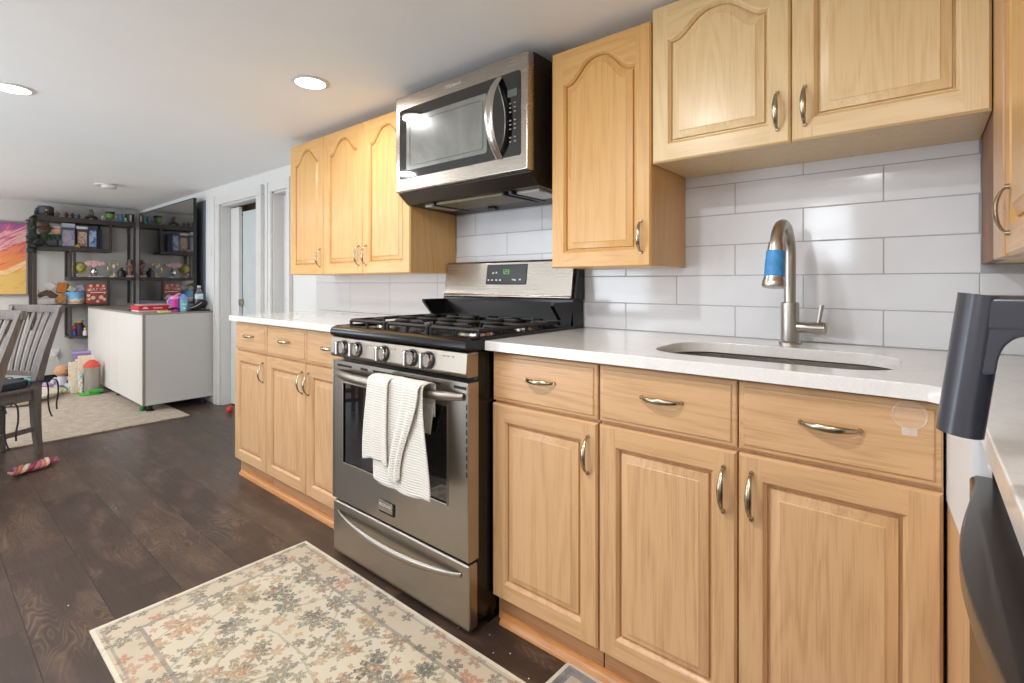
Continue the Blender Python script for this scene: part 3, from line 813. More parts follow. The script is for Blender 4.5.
for v in mb.bm.verts: v.co += Vector((random.uniform(-.0008, .0008), random.uniform(-.0008, .0008), random.uniform(-.001, .001)))
mb.build('tape_wrap', M['tape'], hd, label='crinkled blue tape')
lv = MB().lathe([(0.0, 0), (0.0165, 0), (0.0165, 0.040), (0.0175, 0.042), (0.0175, 0.074), (0.015, 0.077), (0, 0.077)], (fx + 0.018, fy, 0.968), (1, -0.05, 0)).build('valve', M['nickel'], fc)
MB().tube([(fx + 0.074, fy - .004, 0.98), (fx + 0.079, fy - .004, 1.01), (fx + 0.083, fy - .004, 1.036)], [0.006, 0.0065, 0.007], 12).build('lever', M['nickel'], lv)
# clear suction cup stuck on the right drawer front
t = NT('clear_plastic').set(color=(1, .98, .95, 1), rough=0.1, alpha=0.05)
rim_m = NT('clear_plastic_rim').set(color=(.9, .86, .8, 1), rough=0.1, alpha=0.28).m
sc = thing('suction_cup', (1.826, -0.597, 0.851), 'clear round plastic suction cup stuck on the right drawer front', 'suction cup')
MB().lathe([(0.0, 0.010), (0.006, 0.010), (0.007, 0.004), (0.022, 0.0022), (0.0255, 0.0004), (0.0, 0.0003)], (1.826, -0.5962, 0.851), (0, -1, 0), 32).build('cup', t.m, sc)
MB().mat(rim_m).tube([(1.826 + .026 * math.cos(a), -0.5975, 0.851 + .026 * math.sin(a)) for a in [2 * PI * i / 28 for i in range(29)]], 0.0009, 6).box((1.814, -0.5978, 0.812), (1.838, -0.5965, 0.827), 0.0005).build('rim', None, sc)

# ================================================================== RANGE
RX0, RX1 = 0.0, 0.762
rg = thing('gas_range', (0.381, -0.35, 0), 'freestanding dark stainless gas range with black sides, between the two counters', 'stove')
mb = MB().mat(M['black_en']).box((RX0, -0.655, 0.03), (RX1, -0.03, 0.884), 0.004)
mb.box((RX0 + .004, -0.60, 0.001), (RX1 - .004, -0.05, 0.03)).build('body', None, rg)
# storage drawer
dr = MB().mat(M['slate']).box((-0.003, -0.698, 0.020), (0.767, -0.656, 0.226), 0.008, 3).build('storage_drawer', None, rg)
pts, rr = [], []
for i in range(25):
    k = i / 24 * 2 - 1
    pts.append((0.384 + 0.348 * k, -0.6985 - 0.034 * (1 - k * k) ** 0.7, 0.188 - 0.022 * (1 - k * k))); rr.append(0.007 + 0.007 * (1 - abs(k) ** 2))
MB().tube(pts, rr, 12, 0.6, (0, 0, 1)).build('drawer_handle', M['slate'], dr)
# oven door with window
dz0, dz1 = 0.236, 0.790
w0, w1, wz0, wz1 = 0.072, 0.668, 0.392, 0.704
mb = MB().mat(M['slate'])
for lo, hi in (((-0.003, dz0), (w0, dz1)), ((w1, dz0), (0.767, dz1)), ((w0, dz0), (w1, wz0)), ((w0, wz1), (w1, dz1))):
    mb.box((lo[0], -0.698, lo[1]), (hi[0], -0.656, hi[1]))
od = mb.build('oven_door', None, rg)
mb = MB().mat(M['slate'])
for lo, hi in (((-0.0035, dz0), (0.004, dz1)), ((0.760, dz0), (0.7675, dz1))): mb.box((lo[0], -0.702, lo[1]), (hi[0], -0.66, hi[1]), 0.003)
for lo, hi in (((w0 - .006, wz0 - .006), (w0, wz1 + .006)), ((w1, wz0 - .006), (w1 + .006, wz1 + .006)), ((w0, wz0 - .006), (w1, wz0)), ((w0, wz1), (w1, wz1 + .006))):
    mb.box((lo[0], -0.7005, lo[1]), (hi[0], -0.69, hi[1]), 0.002)
mb.build('door_edge', M['slate'], od)
mb = MB().mat(M['black_gl']).box((w0, -0.694, wz0), (w1, -0.68, wz1))
mb.build('window', None, od)
for x0, x1 in ((0.03, 0.13), (0.19, 0.235), (0.27, 0.40), (0.45, 0.56), (0.60, 0.64), (0.70, 0.755)): MB().mat(M['dark']).box((x0, -0.6988, 0.768), (x1, -0.69, 0.777)).build('vent_slot', None, od)
for k in range(9): MB().mat(M['dark']).box((0.7585, -0.7028, 0.50 + k * 0.026), (0.763, -0.70, 0.516 + k * 0.026)).build('vent_slot', None, od)
pts, rr = [], []
for i in range(29):
    k = i / 28 * 2 - 1
    pts.append((0.382 + 0.362 * k, -0.700 - 0.052 * (1 - abs(k) ** 3.2), 0.745)); rr.append(0.012 + 0.006 * (1 - abs(k) ** 3))
MB().tube(pts, rr, 14, 0.75, (0, 0, 1)).build('door_handle', M['slate'], od)
bd = MB().mat(M['dark']).box((0.312, -0.7025, 0.268), (0.398, -0.698, 0.312), 0.001)
bd.mat(M['steel']).box((0.312, -0.704, 0.276), (0.392, -0.7015, 0.312), 0.001)
bd = bd.build('badge', None, od, label='small rectangular maker badge')
mb = MB().mat(M['print']); text_mesh(mb, 'FRIGIDAIRE', 0.0145, face_mtx(0.352, -0.7045, 0.2985)); mb.build('lettering', None, bd)
# control panel with five knobs
pr = [(-0.656, 0.806), (-0.704, 0.806), (-0.712, 0.818), (-0.706, 0.884), (-0.656, 0.884)]
cp = MB().prism(pr, -0.004, 0.768, 'yz', 0.004).build('control_panel', M['panel_steel'], rg)
for kx in (0.094, 0.186, 0.352, 0.508, 0.592):
    mb = MB().mat(M['black_pl']).lathe([(0.0, 0), (0.030, 0), (0.030, 0.004), (0.0, 0.004)], (kx, -0.7095, 0.846), (0, -1, 0.09))
    mb.mat(M['chrome']).lathe([(0.0, .003), (0.026, .003), (0.0245, 0.016), (0.022, 0.019), (0, 0.019)], (kx, -0.7095, 0.846), (0, -1, 0.09))
    kn = mb.build('knob', None, cp)
    MB().mat(M['chrome']).box((kx - 0.0075, -0.748, 0.822), (kx + 0.0075, -0.724, 0.874), 0.005, 3).build('grip', None, kn)
for x in (0.24, 0.262, 0.405, 0.655, 0.675, 0.697): MB().mat(M['dimprint']).box((x, -0.7105, 0.866), (x + 0.012, -0.7065, 0.869)).build('marking', None, cp)
# cooktop: black enamel pan with a rounded front
pr = [(-0.09, 0.886), (-0.700, 0.886), (-0.7105, 0.893), (-0.7135, 0.906), (-0.708, 0.919), (-0.694, 0.926), (-0.655, 0.928), (-0.645, 0.9195), (-0.10, 0.9195)]
ct = MB().mat(M['black_en']).prism(pr, -0.001, 0.7655, 'yz')
ct.box((-0.001, -0.69, 0.9175), (0.010, -0.10, 0.929), 0.004).box((0.7545, -0.69, 0.9175), (0.7655, -0.10, 0.929), 0.004)
ct = ct.build('cooktop', None, rg)
burn = [(0.135, -0.52, .042), (0.135, -0.235, .034), (0.381, -0.375, .05), (0.627, -0.52, .05), (0.627, -0.235, .038)]
for bx, by, br in burn:
    MB().mat(M['steel']).lathe([(0, 0), (br + .014, 0), (br + .01, .007), (br, .009), (0, .009)], (bx, by, 0.9195)).mat(M['iron']).lathe([(0, .009), (br, .009), (br + .001, .014), (br - .006, .019), (0, .02)], (bx, by, 0.9195)).build('burner', None, ct)
for gx in (0.016, 0.264, 0.512):
    g = MB().mat(M['iron']); X0, X1, Y0, Y1, Z = gx, gx + 0.234, -0.632, -0.125, 0.946
    r = 0.0068
    def bar(a, c): g.tube([a, c], r, 8)
    g.tube([(X0, Y0 + .02, Z), (X0 + .006, Y0 + .006, Z), (X0 + .02, Y0, Z), (X1 - .02, Y0, Z), (X1 - .006, Y0 + .006, Z), (X1, Y0 + .02, Z), (X1, Y1 - .02, Z), (X1 - .006, Y1 - .006, Z), (X1 - .02, Y1, Z), (X0 + .02, Y1, Z), (X0 + .006, Y1 - .006, Z), (X0, Y1 - .02, Z), (X0, Y0 + .02, Z)], r, 8, 1.0, (0, 0, 1))
    bar((X0, (Y0 + Y1) / 2, Z), (X1, (Y0 + Y1) / 2, Z))
    for yy in (-0.52, -0.235):
        mx = (X0 + X1) / 2
        for a, c in (((X0, yy), (mx - .04, yy)), ((X1, yy), (mx + .04, yy)), ((mx, yy - (.112 if yy < -.4 else .14)), (mx, yy - .04)), ((mx, yy + (.14 if yy < -.4 else .11)), (mx, yy + .04))):
            dv = Vector((c[0] - a[0], c[1] - a[1], 0)).normalized()
            g.tube([(a[0], a[1], Z), (c[0] - dv.x * .012, c[1] - dv.y * .012, Z + .003), (c[0] - dv.x * .003, c[1] - dv.y * .003, Z), (c[0], c[1], Z - .010)], r, 8)
    for fx_ in (X0 + .004, (X0 + X1) / 2, X1 - .004):
        for fy_ in (Y0 + .002, (Y0 + Y1) / 2, Y1 - .002):
            g.tube([(fx_, fy_, Z), (fx_, fy_, 0.9197)], [r, r * 0.85], 8)
    g.build('burner_grate', None, ct)
# back guard
pr = [(-0.022, 0.90), (-0.125, 0.9205), (-0.118, 0.95), (-0.100, 1.020), (-0.100, 1.034), (-0.022, 1.034)]
bg = MB().mat(M['black_en']).prism(pr, 0.0, 0.762, 'yz', 0.003)
for xa, xb in ((0.0, 0.018), (0.744, 0.762)):
    bg.prism([(-0.10, 0.9205), (-0.190, 0.9205), (-0.186, 0.955), (-0.238, 1.012), (-0.236, 1.024), (-0.10, 1.024)], xa, xb, 'yz', 0.002)
bg.prism([(-0.02, 1.03), (-0.088, 1.036), (-0.062, 1.196), (-0.02, 1.196)], 0.752, 0.766, 'yz', 0.002)
bg = bg.build('back_guard', None, rg)
pr = [(-0.022, 1.034), (-0.104, 1.034), (-0.108, 1.040), (-0.101, 1.048), (-0.080, 1.192), (-0.073, 1.2), (-0.022, 1.2)]
pn = MB().prism(pr, 0.006, 0.7515, 'yz', 0.003).build('back_panel', M['steel'], bg)
def bgy(z): return -0.101 + (z - 1.048) / 0.144 * 0.021
tilt = math.atan2(0.021, 0.144)
RM = Matrix.Rotation(-tilt, 4, 'X')
def on_guard(x, z, out=0.0): return Matrix.Translation((x, bgy(z) - out, z)) @ RM
dp = MB().mat(M['black_gl']).box((-0.118, -0.004, -0.046), (0.118, 0.004, 0.046), 0.004, 2, on_guard(0.40, 1.138)).build('display', None, pn)
for ax, az in ((-.075, .006), (-.055, .008), (-.100, -.026), (-.078, -.026), (-.052, -.026), (-.03, -.026), (.045, -.024), (.057, -.026), (.084, -.024)):
    MB().mat(M['print']).box((ax - .005, -0.0049, az - .0035), (ax + .005, -0.004, az + .0035), 0, 1, on_guard(0.40, 1.138)).build('button', None, dp)
mb = MB().mat(M['green_led'])
def digit(mb, segs, ox, oz, w=.009, h=.018, t=.0022):
    S_ = {'a': (0, h, w, h), 'g': (0, h / 2, w, h / 2), 'd': (0, 0, w, 0), 'f': (0, h / 2, 0, h), 'b': (w, h / 2, w, h), 'e': (0, 0, 0, h / 2), 'c': (w, 0, w, h / 2)}
    for s in segs:
        x0, z0, x1, z1 = S_[s]
        mb.box((ox + x0 - t / 2, -0.0052, oz + z0 - t / 2), (ox + x1 + t / 2, -0.004, oz + z1 + t / 2), 0, 1, on_guard(0.40, 1.138))
digit(mb, 'bc', -.022, .002); digit(mb, 'abged', -.006, .002); digit(mb, 'abgcd', .009, .002)
mb.build('clock_digits', None, dp)

# towel hung over the oven handle: broad back fall, a folded flap on the left and a narrow twist in front
ty = -0.758
tw = MB().mat(M['waffle'])
def sm(a, b, x):
    x = max(0, min(1, (x - a) / (b - a))); return x * x * (3 - 2 * x)
def fall(x0t, x1t, x0b, x1b, zb, yo, amp, ph, sag=0.0, back=0.16):
    """cloth rising behind the bar, over it, and down in front"""
    zt = 0.764
    def f(u, v):
        if v < 0.12:                       # behind the bar
            k = v / 0.12; z = zt - back * (1 - k); y = -0.7055 - 0.012 * k; wv = 0.25
            x = x0t + (x1t - x0t) * (0.5 + (u - 0.5) * (0.66 + 0.34 * k))
        elif v < 0.24:                     # over the top
            a = (v - 0.12) / 0.12 * PI; z = zt + 0.0145 * math.sin(a) + 0.004; y = -0.745 + 0.0275 * math.cos(a) + yo * (a / PI); wv = 0.3
            x = x0t + (x1t - x0t) * u
        else:
            k = (v - 0.24) / 0.76
            z = zt + (zb - zt) * k - sag * math.sin(PI * u) * k; y = -0.7725 + yo - 0.004 * math.sin(PI * k); wv = 0.3 + 0.7 * k
            x = x0t + (x1t - x0t) * u + ((x0b - x0t) * (1 - u) + (x1b - x1t) * u) * sm(0, 1, k)
        y += -abs(amp * math.sin(u * PI * 2.2 + ph)) * wv
        return Vector((x, y, z))
    return f
tw.grid(fall(0.398, 0.640, 0.385, 0.682, 0.430, 0.0, 0.009, 0.4, 0.012), 36, 54)
tw.grid(fall(0.366, 0.478, 0.345, 0.482, 0.492, -0.013, 0.008, 1.2, -0.012, 0.10), 24, 50)
tw.grid(fall(0.560, 0.634, 0.490, 0.548, 0.470, -0.015, 0.010, 0.2, 0.02, 0.10), 18, 50)
o = tw.build('dish_towel', None, None)
tag(rebase(o, (0.47, -0.76, 0.42)), 'white waffle-weave dish towel draped over the oven door handle', 'towel')
md = o.modifiers.new('thick', 'SOLIDIFY'); md.thickness = 0.004; md.offset = 0

# ================================================================== MICROWAVE
mw = thing('microwave', (0.381, -0.2, 1.44), 'over-the-range stainless microwave with a curved handle, hung between oak cabinets', 'microwave')
pr = [(-0.012, 1.442), (-0.325, 1.458), (-0.375, 1.498), (-0.375, 1.505), (-0.352, 1.506), (-0.352, 1.938), (-0.012, 1.938)]
bo = MB().mat(plain('microwave_casing', rgb(48, 40, 33), 0.4, 0.3, 0.2)).prism(pr, 0.004, 0.757, 'yz', 0.002).build('casing', None, mw)
mb = MB().mat(plain('grease_filter', rgb(128, 120, 98), 0.5, 0.7, 0.3, 120, bump=0.8))
for x0, x1 in ((0.172, 0.558),): mb.box((x0, -0.30, 1.446), (x1, -0.13, 1.458), 0.002)
mb.build('filter', None, bo)
LENS = plain('lamp_lens', rgb(176, 170, 162), 0.3)
for x0, x1 in ((0.08, 0.15), (0.62, 0.73)): MB().mat(LENS).box((x0, -0.285, 1.446), (x1, -0.12, 1.457), 0.002).build('lamp_cover', None, bo)
for x0, x1 in ((0.15, 0.168), (0.562, 0.575), (0.60, 0.615)): MB().mat(M['black_pl']).box((x0, -0.31, 1.443), (x1, -0.08, 1.456), 0.002).build('rib', None, bo)
MB().mat(M['black_pl']).box((0.30, -0.10, 1.434), (0.34, -0.07, 1.446), 0.003).build('catch', None, bo)
dr = MB().mat(M['steel']).box((0.004, -0.394, 1.504), (0.759, -0.353, 1.931), 0.007, 3).build('door', None, mw)
MB().mat(M['black_gl']).prism([(p[0], p[1]) for p in rrect(0.036, 0.728, 1.560, 1.868, 0.012, 4)], -0.396, -0.385, 'xz').build('glass', None, dr)
t = NT('perforated_window_screen'); v = t.obj(rnd=False)
n1 = t.noise(v, 3.2, 3, 0.6, 0.6); n2 = t.noise(v, 500, 1)
t.set(color=t.ramp(t.math('ADD', t.math('MULTIPLY', n1, .8), t.math('MULTIPLY', n2, .2)), [(0.3, rgb(86, 88, 83)), (0.75, rgb(150, 152, 144))]), rough=0.22, coat=1.0, crough=0.03)
sc_ = MB().mat(t.m).prism(rrect(0.085, 0.565, 1.594, 1.822, 0.01, 4), -0.3968, -0.390, 'xz').build('window_screen', None, dr)
mb = MB().mat(M['black_pl'])
fr = rrect(0.110, 0.545, 1.612, 1.800, 0.012, 5); fr.append(fr[0])
mb.tube([(x, -0.3972, z) for x, z in fr], 0.0012, 6, 0.4, (0, 1, 0), False).build('screen_outline', None, sc_)
mb = MB().mat(M['lcd']).box((0.668, -0.3975, 1.778), (0.712, -0.395, 1.805), 0.001)
mb.mat(M['dimprint'])
for r_ in range(10):
    if r_ in (3, 7): continue
    for cc in range(2):
        mb.box((0.676 + cc * 0.022, -0.3972, 1.752 - r_ * 0.0155), (0.685 + cc * 0.022, -0.3955, 1.756 - r_ * 0.0155))
mb.build('control_panel', None, dr)
pts, rr = [], []
for i in range(25):
    k = i / 24 * 2 - 1
    pts.append((0.626, -0.397 - 0.056 * (1 - abs(k) ** 2.3), 1.712 + 0.148 * k)); rr.append(0.0165 + 0.003 * (1 - k * k))
MB().tube(pts, rr, 14, 0.42, (1, 0, 0)).build('door_handle', M['steel_v'], dr)
mb = MB().mat(M['print']); text_mesh(mb, 'Whirlpool', 0.022, face_mtx(0.375, -0.3943, 1.9)); mb.build('logo', None, dr)

# ================================================================== DISHWASHER, AIR FRYER
dw = thing('dishwasher', (2.16, -1.15, 0), 'black dishwasher with a bowed handle under the right counter', 'dishwasher')
MB().mat(M['black_en']).box((1.925, -1.448, 0.10), (2.44, -0.845, 0.865), 0.003).box((1.97, -1.44, 0.001), (2.44, -0.85, 0.10)).build('body', None, dw)
d_ = MB().mat(M['black_en']).box((1.897, -1.447, 0.11), (1.924, -0.845, 0.830), 0.006, 3).build('door', None, dw)
P = []
for i in range(29):
    k = i / 28 * 2 - 1
    P.append((1.9015 - 0.026 * (0.5 + 0.5 * math.cos(PI * k)) ** 0.8, -1.146 + 0.300 * k))
P += [(1.932, -0.846), (1.932, -1.446)]
MB().mat(plain('charcoal_handle', rgb(58, 52, 49), 0.3, 0.4, 0.08, coat=0.3)).prism(P, 0.808, 0.8315, 'xy', 0.003).build('bow_handle', None, d_)

af = thing('air_fryer', (2.10, -1.19, 0.916), 'slate grey air fryer whose down-turned handle juts over the right counter edge', 'air fryer')
MB().mat(M['grey_pl']).prism(rrect(1.975, 2.255, -1.335, -1.045, 0.07, 8), 0.922, 1.20, 'xy', 0.012).build('body', None, af)
bk = MB().mat(M['grey_pl']).prism(rrect(1.955, 1.99, -1.30, -1.08, 0.012, 5), 0.935, 1.115, 'xy', 0.004).build('basket_front', None, af)
mb = MB().mat(M['grey_pl'])
mb.tube([(1.8735, -1.19, 0.9640), (1.8810, -1.19, 1.026), (1.8887, -1.19, 1.0895)], [0.0168, 0.0168, 0.0168], 32, 1.1, (1, 0, 0.1))
mb.box((1.8865, -1.2075, 1.0565), (1.958, -1.1725, 1.0892), 0.006, 4)
mb.prism([(1.884, 1.078), (1.884, 1.018), (1.8962, 1.022), (1.8980, 1.036), (1.9015, 1.046), (1.9085, 1.0535), (1.924, 1.0572), (1.924, 1.078)], -1.2068, -1.1732, 'xz', 0.003, None, 2)
mb.build('handle', None, bk)
MB().mat(M['black_pl']).box((2.05, -1.30, 0.9165), (2.2, -1.08, 0.923)).build('foot', None, af)

# ================================================================== CEILING FITTINGS
def downlight(x, y, label, group=None):
    c = thing('ceiling_light', (x, y, CEIL), label, 'ceiling light', group)
    MB().lathe([(0.062, 0.0), (0.078, 0.0), (0.078, -0.003), (0.068, -0.007), (0.062, -0.006)], (x, y, CEIL - 0.0005), n=40).build('trim_ring', M['white_paint'], c)
    MB().lathe([(0.0, 0.0), (0.063, 0.0), (0.063, -0.006), (0.0, -0.007)], (x, y, CEIL - 0.0005), n=40).build('lens', M['led'], c)
    return c
lab = ['round lit recessed ceiling light nearer the oak wall cabinets', 'round lit recessed ceiling light at the left edge of the ceiling']
for i, (x, y) in enumerate(LIGHTS):
    if i < 2: downlight(x, y, lab[i])
    else: downlight(x, y, 'recessed ceiling light added for brightness, out of the picture', 'ceiling lights out of the picture')
sd = thing('smoke_detector', (-3.75, -0.68, CEIL), 'small white round smoke detector on the far ceiling', 'smoke detector')
MB().lathe([(0, 0), (0.075, 0), (0.075, -0.012), (0, -0.012)], (-3.75, -0.68, CEIL - .0005), n=32).build('mounting_plate', M['white_paint'], sd)
MB().lathe([(0, 0), (0.055, 0), (0.052, -0.022), (0.03, -0.028), (0, -0.028)], (-3.72, -0.66, CEIL - .0125), n=32).build('sensor_cap', M['white_lam'], sd)
sw = thing('light_switch', (-3.235, 0, 1.40), 'white light switch plate on the wall beside the left door frame', 'light switch')
MB().box((-3.275, -0.011, 1.345), (-3.195, -0.0045, 1.465), 0.002).build('plate', M['white_paint'], sw)
MB().box((-3.252, -0.016, 1.375), (-3.218, -0.0105, 1.435), 0.002).build('rocker', M['white_lam'], sw)

# ================================================================== RUGS
def rug(name, x0, x1, y0, y1, h, m, label, cat='rug', rz=0.0, z=0.0):
    cx, cy = (x0 + x1) / 2, (y0 + y1) / 2; hx, hy = (x1 - x0) / 2, (y1 - y0) / 2
    mb = MB()
    def f(u, v):
        x, y = -hx + 2 * hx * u, -hy + 2 * hy * v
        return Vector((x, y, h + 0.0008 * math.sin(x * 9) * math.sin(y * 11)))
    mb.grid(f, 40, 30)
    mb.box((-hx, -hy, 0.0005), (hx, hy, h - 0.0012), 0.001, 1)
    o = mb.build(name, m)
    o.location = (cx, cy, z + 0.0006); o.rotation_euler = (0, 0, rz)
    return tag(o, label, cat)
rug('floral_rug', -0.175, 1.025, -1.435, -0.722, 0.007, rug_mat('cream_floral_rug', (0.600, 0.3565), ground=(206, 195, 174)), 'cream floral rug with a worn border on the dark floor in front of the range')
o = rug('floral_rug', 0, 0.62, -0.42, 0, 0.006, rug_mat('grey_floral_rug', (0.31, 0.21), ground=(198, 186, 176), dist=0.065, dark_edge=True), 'smaller grey-bordered floral mat at the foot of the sink base cabinet')
o.location = (1.352, -0.806, 0.0006); o.rotation_euler = (0, 0, math.radians(-3))
rug('carpet', -5.35, -2.80, -3.2, -0.335, 0.010, carpet_mat(), 'beige carpet laid on the wood floor under the toys and white storage cabinet', 'carpet', math.radians(1.0))

# ================================================================== WHITE STORAGE CABINET
BX0, BX1, BY0, BY1, BZ0, BZ1 = -5.16, -3.18, -0.548, -0.017, 0.070, 0.845
sc = thing('storage_cabinet', (-4.2, -0.28, 0), 'low white storage cabinet with a grey end panel standing on black feet', 'cabinet')
mb = MB().mat(M['grey_lam']).box((BX0, BY0 + .02, BZ0), (BX1, BY1, BZ1 - .016), 0.001)
mb.build('body', None, sc)
MB().mat(M['taupe_lam']).box((BX0, BY0, BZ1 - .016), (BX1 + .001, BY1, BZ1), 0.001).build('top', None, sc)
for a, c in ((BX0, -4.22), (-4.22, -3.97), (-3.97, BX1 - .022)):
    MB().mat(M['white_lam']).box((a + .002, BY0, BZ0 + .003), (c - .002, BY0 + .018, BZ1 - .018), 0.002).build('door', None, sc)
MB().mat(M['taupe_lam']).box((BX1 - .020, BY0, BZ0), (BX1, BY0 + .0195, BZ1 - .017), 0.001).build('end_strip', None, sc, label='taupe edge strip')
for x in (BX0 + .12, -4.2, BX1 - .07):
    for y in (BY0 + .07, BY1 - .06):
        MB().lathe([(0.03, 0.0), (0.03, 0.008), (0.018, 0.014), (0.018, 0.050), (0.03, 0.054), (0.03, 0.058)], (x, y, 0.0115 if (y < -.34) else 0.001), n=20).build('foot', M['black_pl'], sc)
o = MB().mat(plain('green_toy_plastic', rgb(20, 120, 60), 0.4)).lathe([(0, 0), (.02, 0), (.026, .012), (.024, .03), (.014, .042), (0, .045)], (-3.30, -0.515, 0.0112)).build('toy_block')
tag(rebase(o, (-3.30, -0.515, 0.011)), 'small green plastic toy under the front corner of the white storage cabinet', 'toy')

# things on top of it
ZC = BZ1 + 0.0006
def simple(name, mb, loc, label, cat, group=None):
    o = mb.build(name); return tag(rebase(o, loc), label, cat, group)
gm = thing('board_game', (-3.55, -0.39, ZC), 'flat red board game box lying on the white storage cabinet', 'board game')
RED = plain('red_card', rgb(200, 44, 52), 0.45, 0, 0.1, 12)
PINKW = plain('pink_white_card', rgb(236, 208, 206), 0.5)
mb = MB().mat(RED).box((-3.68, -0.515, ZC + .012), (-3.43, -0.255, ZC + .052), 0.003); mb.build('lid', None, gm)
MB().mat(PINKW).box((-3.675, -0.51, ZC), (-3.436, -0.262, ZC + .0125), 0.001).build('tray', None, gm)
mb = MB().mat(PINKW)
mb.prism([(-.49, ZC + .025), (-.44, ZC + .025), (-.455, ZC + .042), (-.475, ZC + .044)], -3.4305, -3.428, 'yz').box((-3.4305, -.41, ZC + .028), (-3.4285, -.34, ZC + .036)).box((-3.4305, -.29, ZC + .024), (-3.4285, -.268, ZC + .042))
mb.build('print', None, gm)
simple('wooden_puzzle', MB().mat(plain('pale_pink_puzzle', rgb(214, 170, 164), 0.6)).box((-3.66, -0.49, ZC + .0526), (-3.46, -0.29, ZC + .062), 0.002), (-3.56, -0.39, ZC + .0526), 'thin pinkish tray of small pieces on top of the red game box', 'puzzle')
simple('toy_car', MB().mat(plain('blue_toy', rgb(60, 130, 200), 0.4)).box((-3.80, -0.50, ZC + .004), (-3.71, -0.455, ZC + .022), 0.006).ball((-3.755, -0.478, ZC + .024), (.026, .018, .012)).mat(M['black_pl']).cyl((-3.775, -.504, ZC + .0085), (-3.775, -.451, ZC + .0085), .0085).cyl((-3.735, -.504, ZC + .0085), (-3.735, -.451, ZC + .0085), .0085),
       (-3.755, -0.478, ZC), 'small blue toy car beside the red game box on the white cabinet', 'toy car')
simple('sticky_notes', MB().mat(plain('yellow_paper', rgb(226, 214, 104), 0.7)).box((-3.26, -0.425, ZC), (-3.19, -0.345, ZC + .010), 0.001), (-3.22, -0.385, ZC), 'yellow paper pad at the near edge of the white cabinet top', 'paper pad')
simple('sunglasses', MB().mat(M['black_pl']).tube([(-3.26, -.345, ZC + .02), (-3.25, -.315, ZC + .028), (-3.25, -.285, ZC + .026), (-3.26, -.262, ZC + .014)], [.012, .016, .016, .01], 10, 0.5, None, True, 3).tube([(-3.26, -.262, ZC + .012), (-3.30, -.258, ZC + .008), (-3.35, -.27, ZC + .005)], .004, 8), (-3.26, -.30, ZC), 'black curled eye mask or glasses lying in front of the pink cup', 'glasses')
def cup(name, x, y, r0, r1, h, body, lid, label, extra=None):
    c = thing(name, (x, y, ZC), label, 'cup')
    MB().mat(body).lathe([(0, 0), (r0, 0), (r0 + .002, .004), (r1, h - .012), (r1 + .001, h - .002), (0, h - .002)], (x, y, ZC)).build('cup_body', None, c)
    MB().mat(lid).lathe([(0, 0), (r1 + .004, 0), (r1 + .004, .014), (r1 - .004, .022), (r1 * .5, .03), (0, .03)], (x, y, ZC + h - .003)).build('lid', None, c)
    if extra: extra(c)
    return c
PK = plain('magenta_plastic', rgb(206, 66, 160), 0.35); PK2 = plain('pink_plastic', rgb(238, 150, 196), 0.35)
def pink_extra(c):
    MB().mat(PK2).tube([(-3.27, -.322, ZC + .115), (-3.27, -.345, ZC + .10), (-3.27, -.342, ZC + .07), (-3.27, -.318, ZC + .058)], .006, 8, 1, None, True, 3).build('handle', None, c)
    MB().mat(PK2).tube([(-3.27, -.29, ZC + .13), (-3.27, -.275, ZC + .15), (-3.27, -.25, ZC + .155)], .007, 8, 1, None, True, 3).build('spout', None, c)
cup('toddler_cup', -3.27, -0.288, 0.024, 0.034, 0.115, PK, PK2, 'magenta sippy cup with a pink lid on the white storage cabinet', pink_extra)
BLU = plain('light_blue_plastic', rgb(130, 190, 206), 0.3); BLU2 = plain('periwinkle_plastic', rgb(126, 152, 214), 0.35)
def blue_extra(c):
    MB().mat(plain('white_plastic', rgb(236, 240, 244), 0.4)).box((-3.222, -.238, ZC + .02), (-3.2185, -.222, ZC + .036), .001).box((-3.222, -.246, ZC + .062), (-3.2178, -.214, ZC + .070), .001).build('print', None, c)
    MB().mat(BLU2).ball((-3.25, -.228, ZC + .142), (.018, .018, .014)).build('spout', None, c)
cup('toddler_cup', -3.25, -0.228, 0.026, 0.034, 0.112, BLU, BLU2, 'light blue sippy cup with a periwinkle lid on the white storage cabinet', blue_extra)
bn = thing('storage_bin', (-3.45, -0.20, ZC), 'blue plastic bin behind the two sippy cups', 'bin')
BB = plain('blue_bin', rgb(92, 128, 190), 0.4)
MB().mat(BB).prism([(-.262, ZC), (-.148, ZC), (-.138, ZC + .125), (-.272, ZC + .125)], -3.52, -3.39, 'yz', .004).build('tub', None, bn)
MB().mat(BB).box((-3.528, -.282, ZC + .1255), (-3.382, -.128, ZC + .137), .003).build('rim', None, bn)
wb_ = thing('water_bottle', (-3.34, -0.075, ZC), 'clear plastic water bottle with a pale label behind the black boot', 'bottle')
t = NT('clear_bottle').set(color=(.93, .96, 1, 1), rough=0.08, trans=0.9, ior=1.2)
MB().mat(t.m).lathe([(0, 0), (.030, 0), (.033, .008), (.033, .12), (.031, .15), (.02, .185), (.013, .2), (.013, .212), (0, .212)], (-3.34, -.075, ZC)).build('bottle_body', None, wb_)
MB().mat(plain('pale_label', rgb(206, 226, 238), 0.4)).lathe([(.0335, .105), (.0342, .106), (.0342, .15), (.0335, .151)], (-3.34, -.075, ZC)).build('label_band', None, wb_)
MB().mat(M['white_lam']).lathe([(0, 0), (.0145, 0), (.0145, .016), (0, .016)], (-3.34, -.075, ZC + .2125)).build('cap', None, wb_)
BLK = plain('black_leather', rgb(26, 24, 23), 0.38, 0, 0.2, 14, bump=0.3)
sh = thing('boot', (-3.24, -0.11, ZC), 'black crumpled boot lying on the right end of the white storage cabinet', 'boot')
mb = MB().mat(BLK)
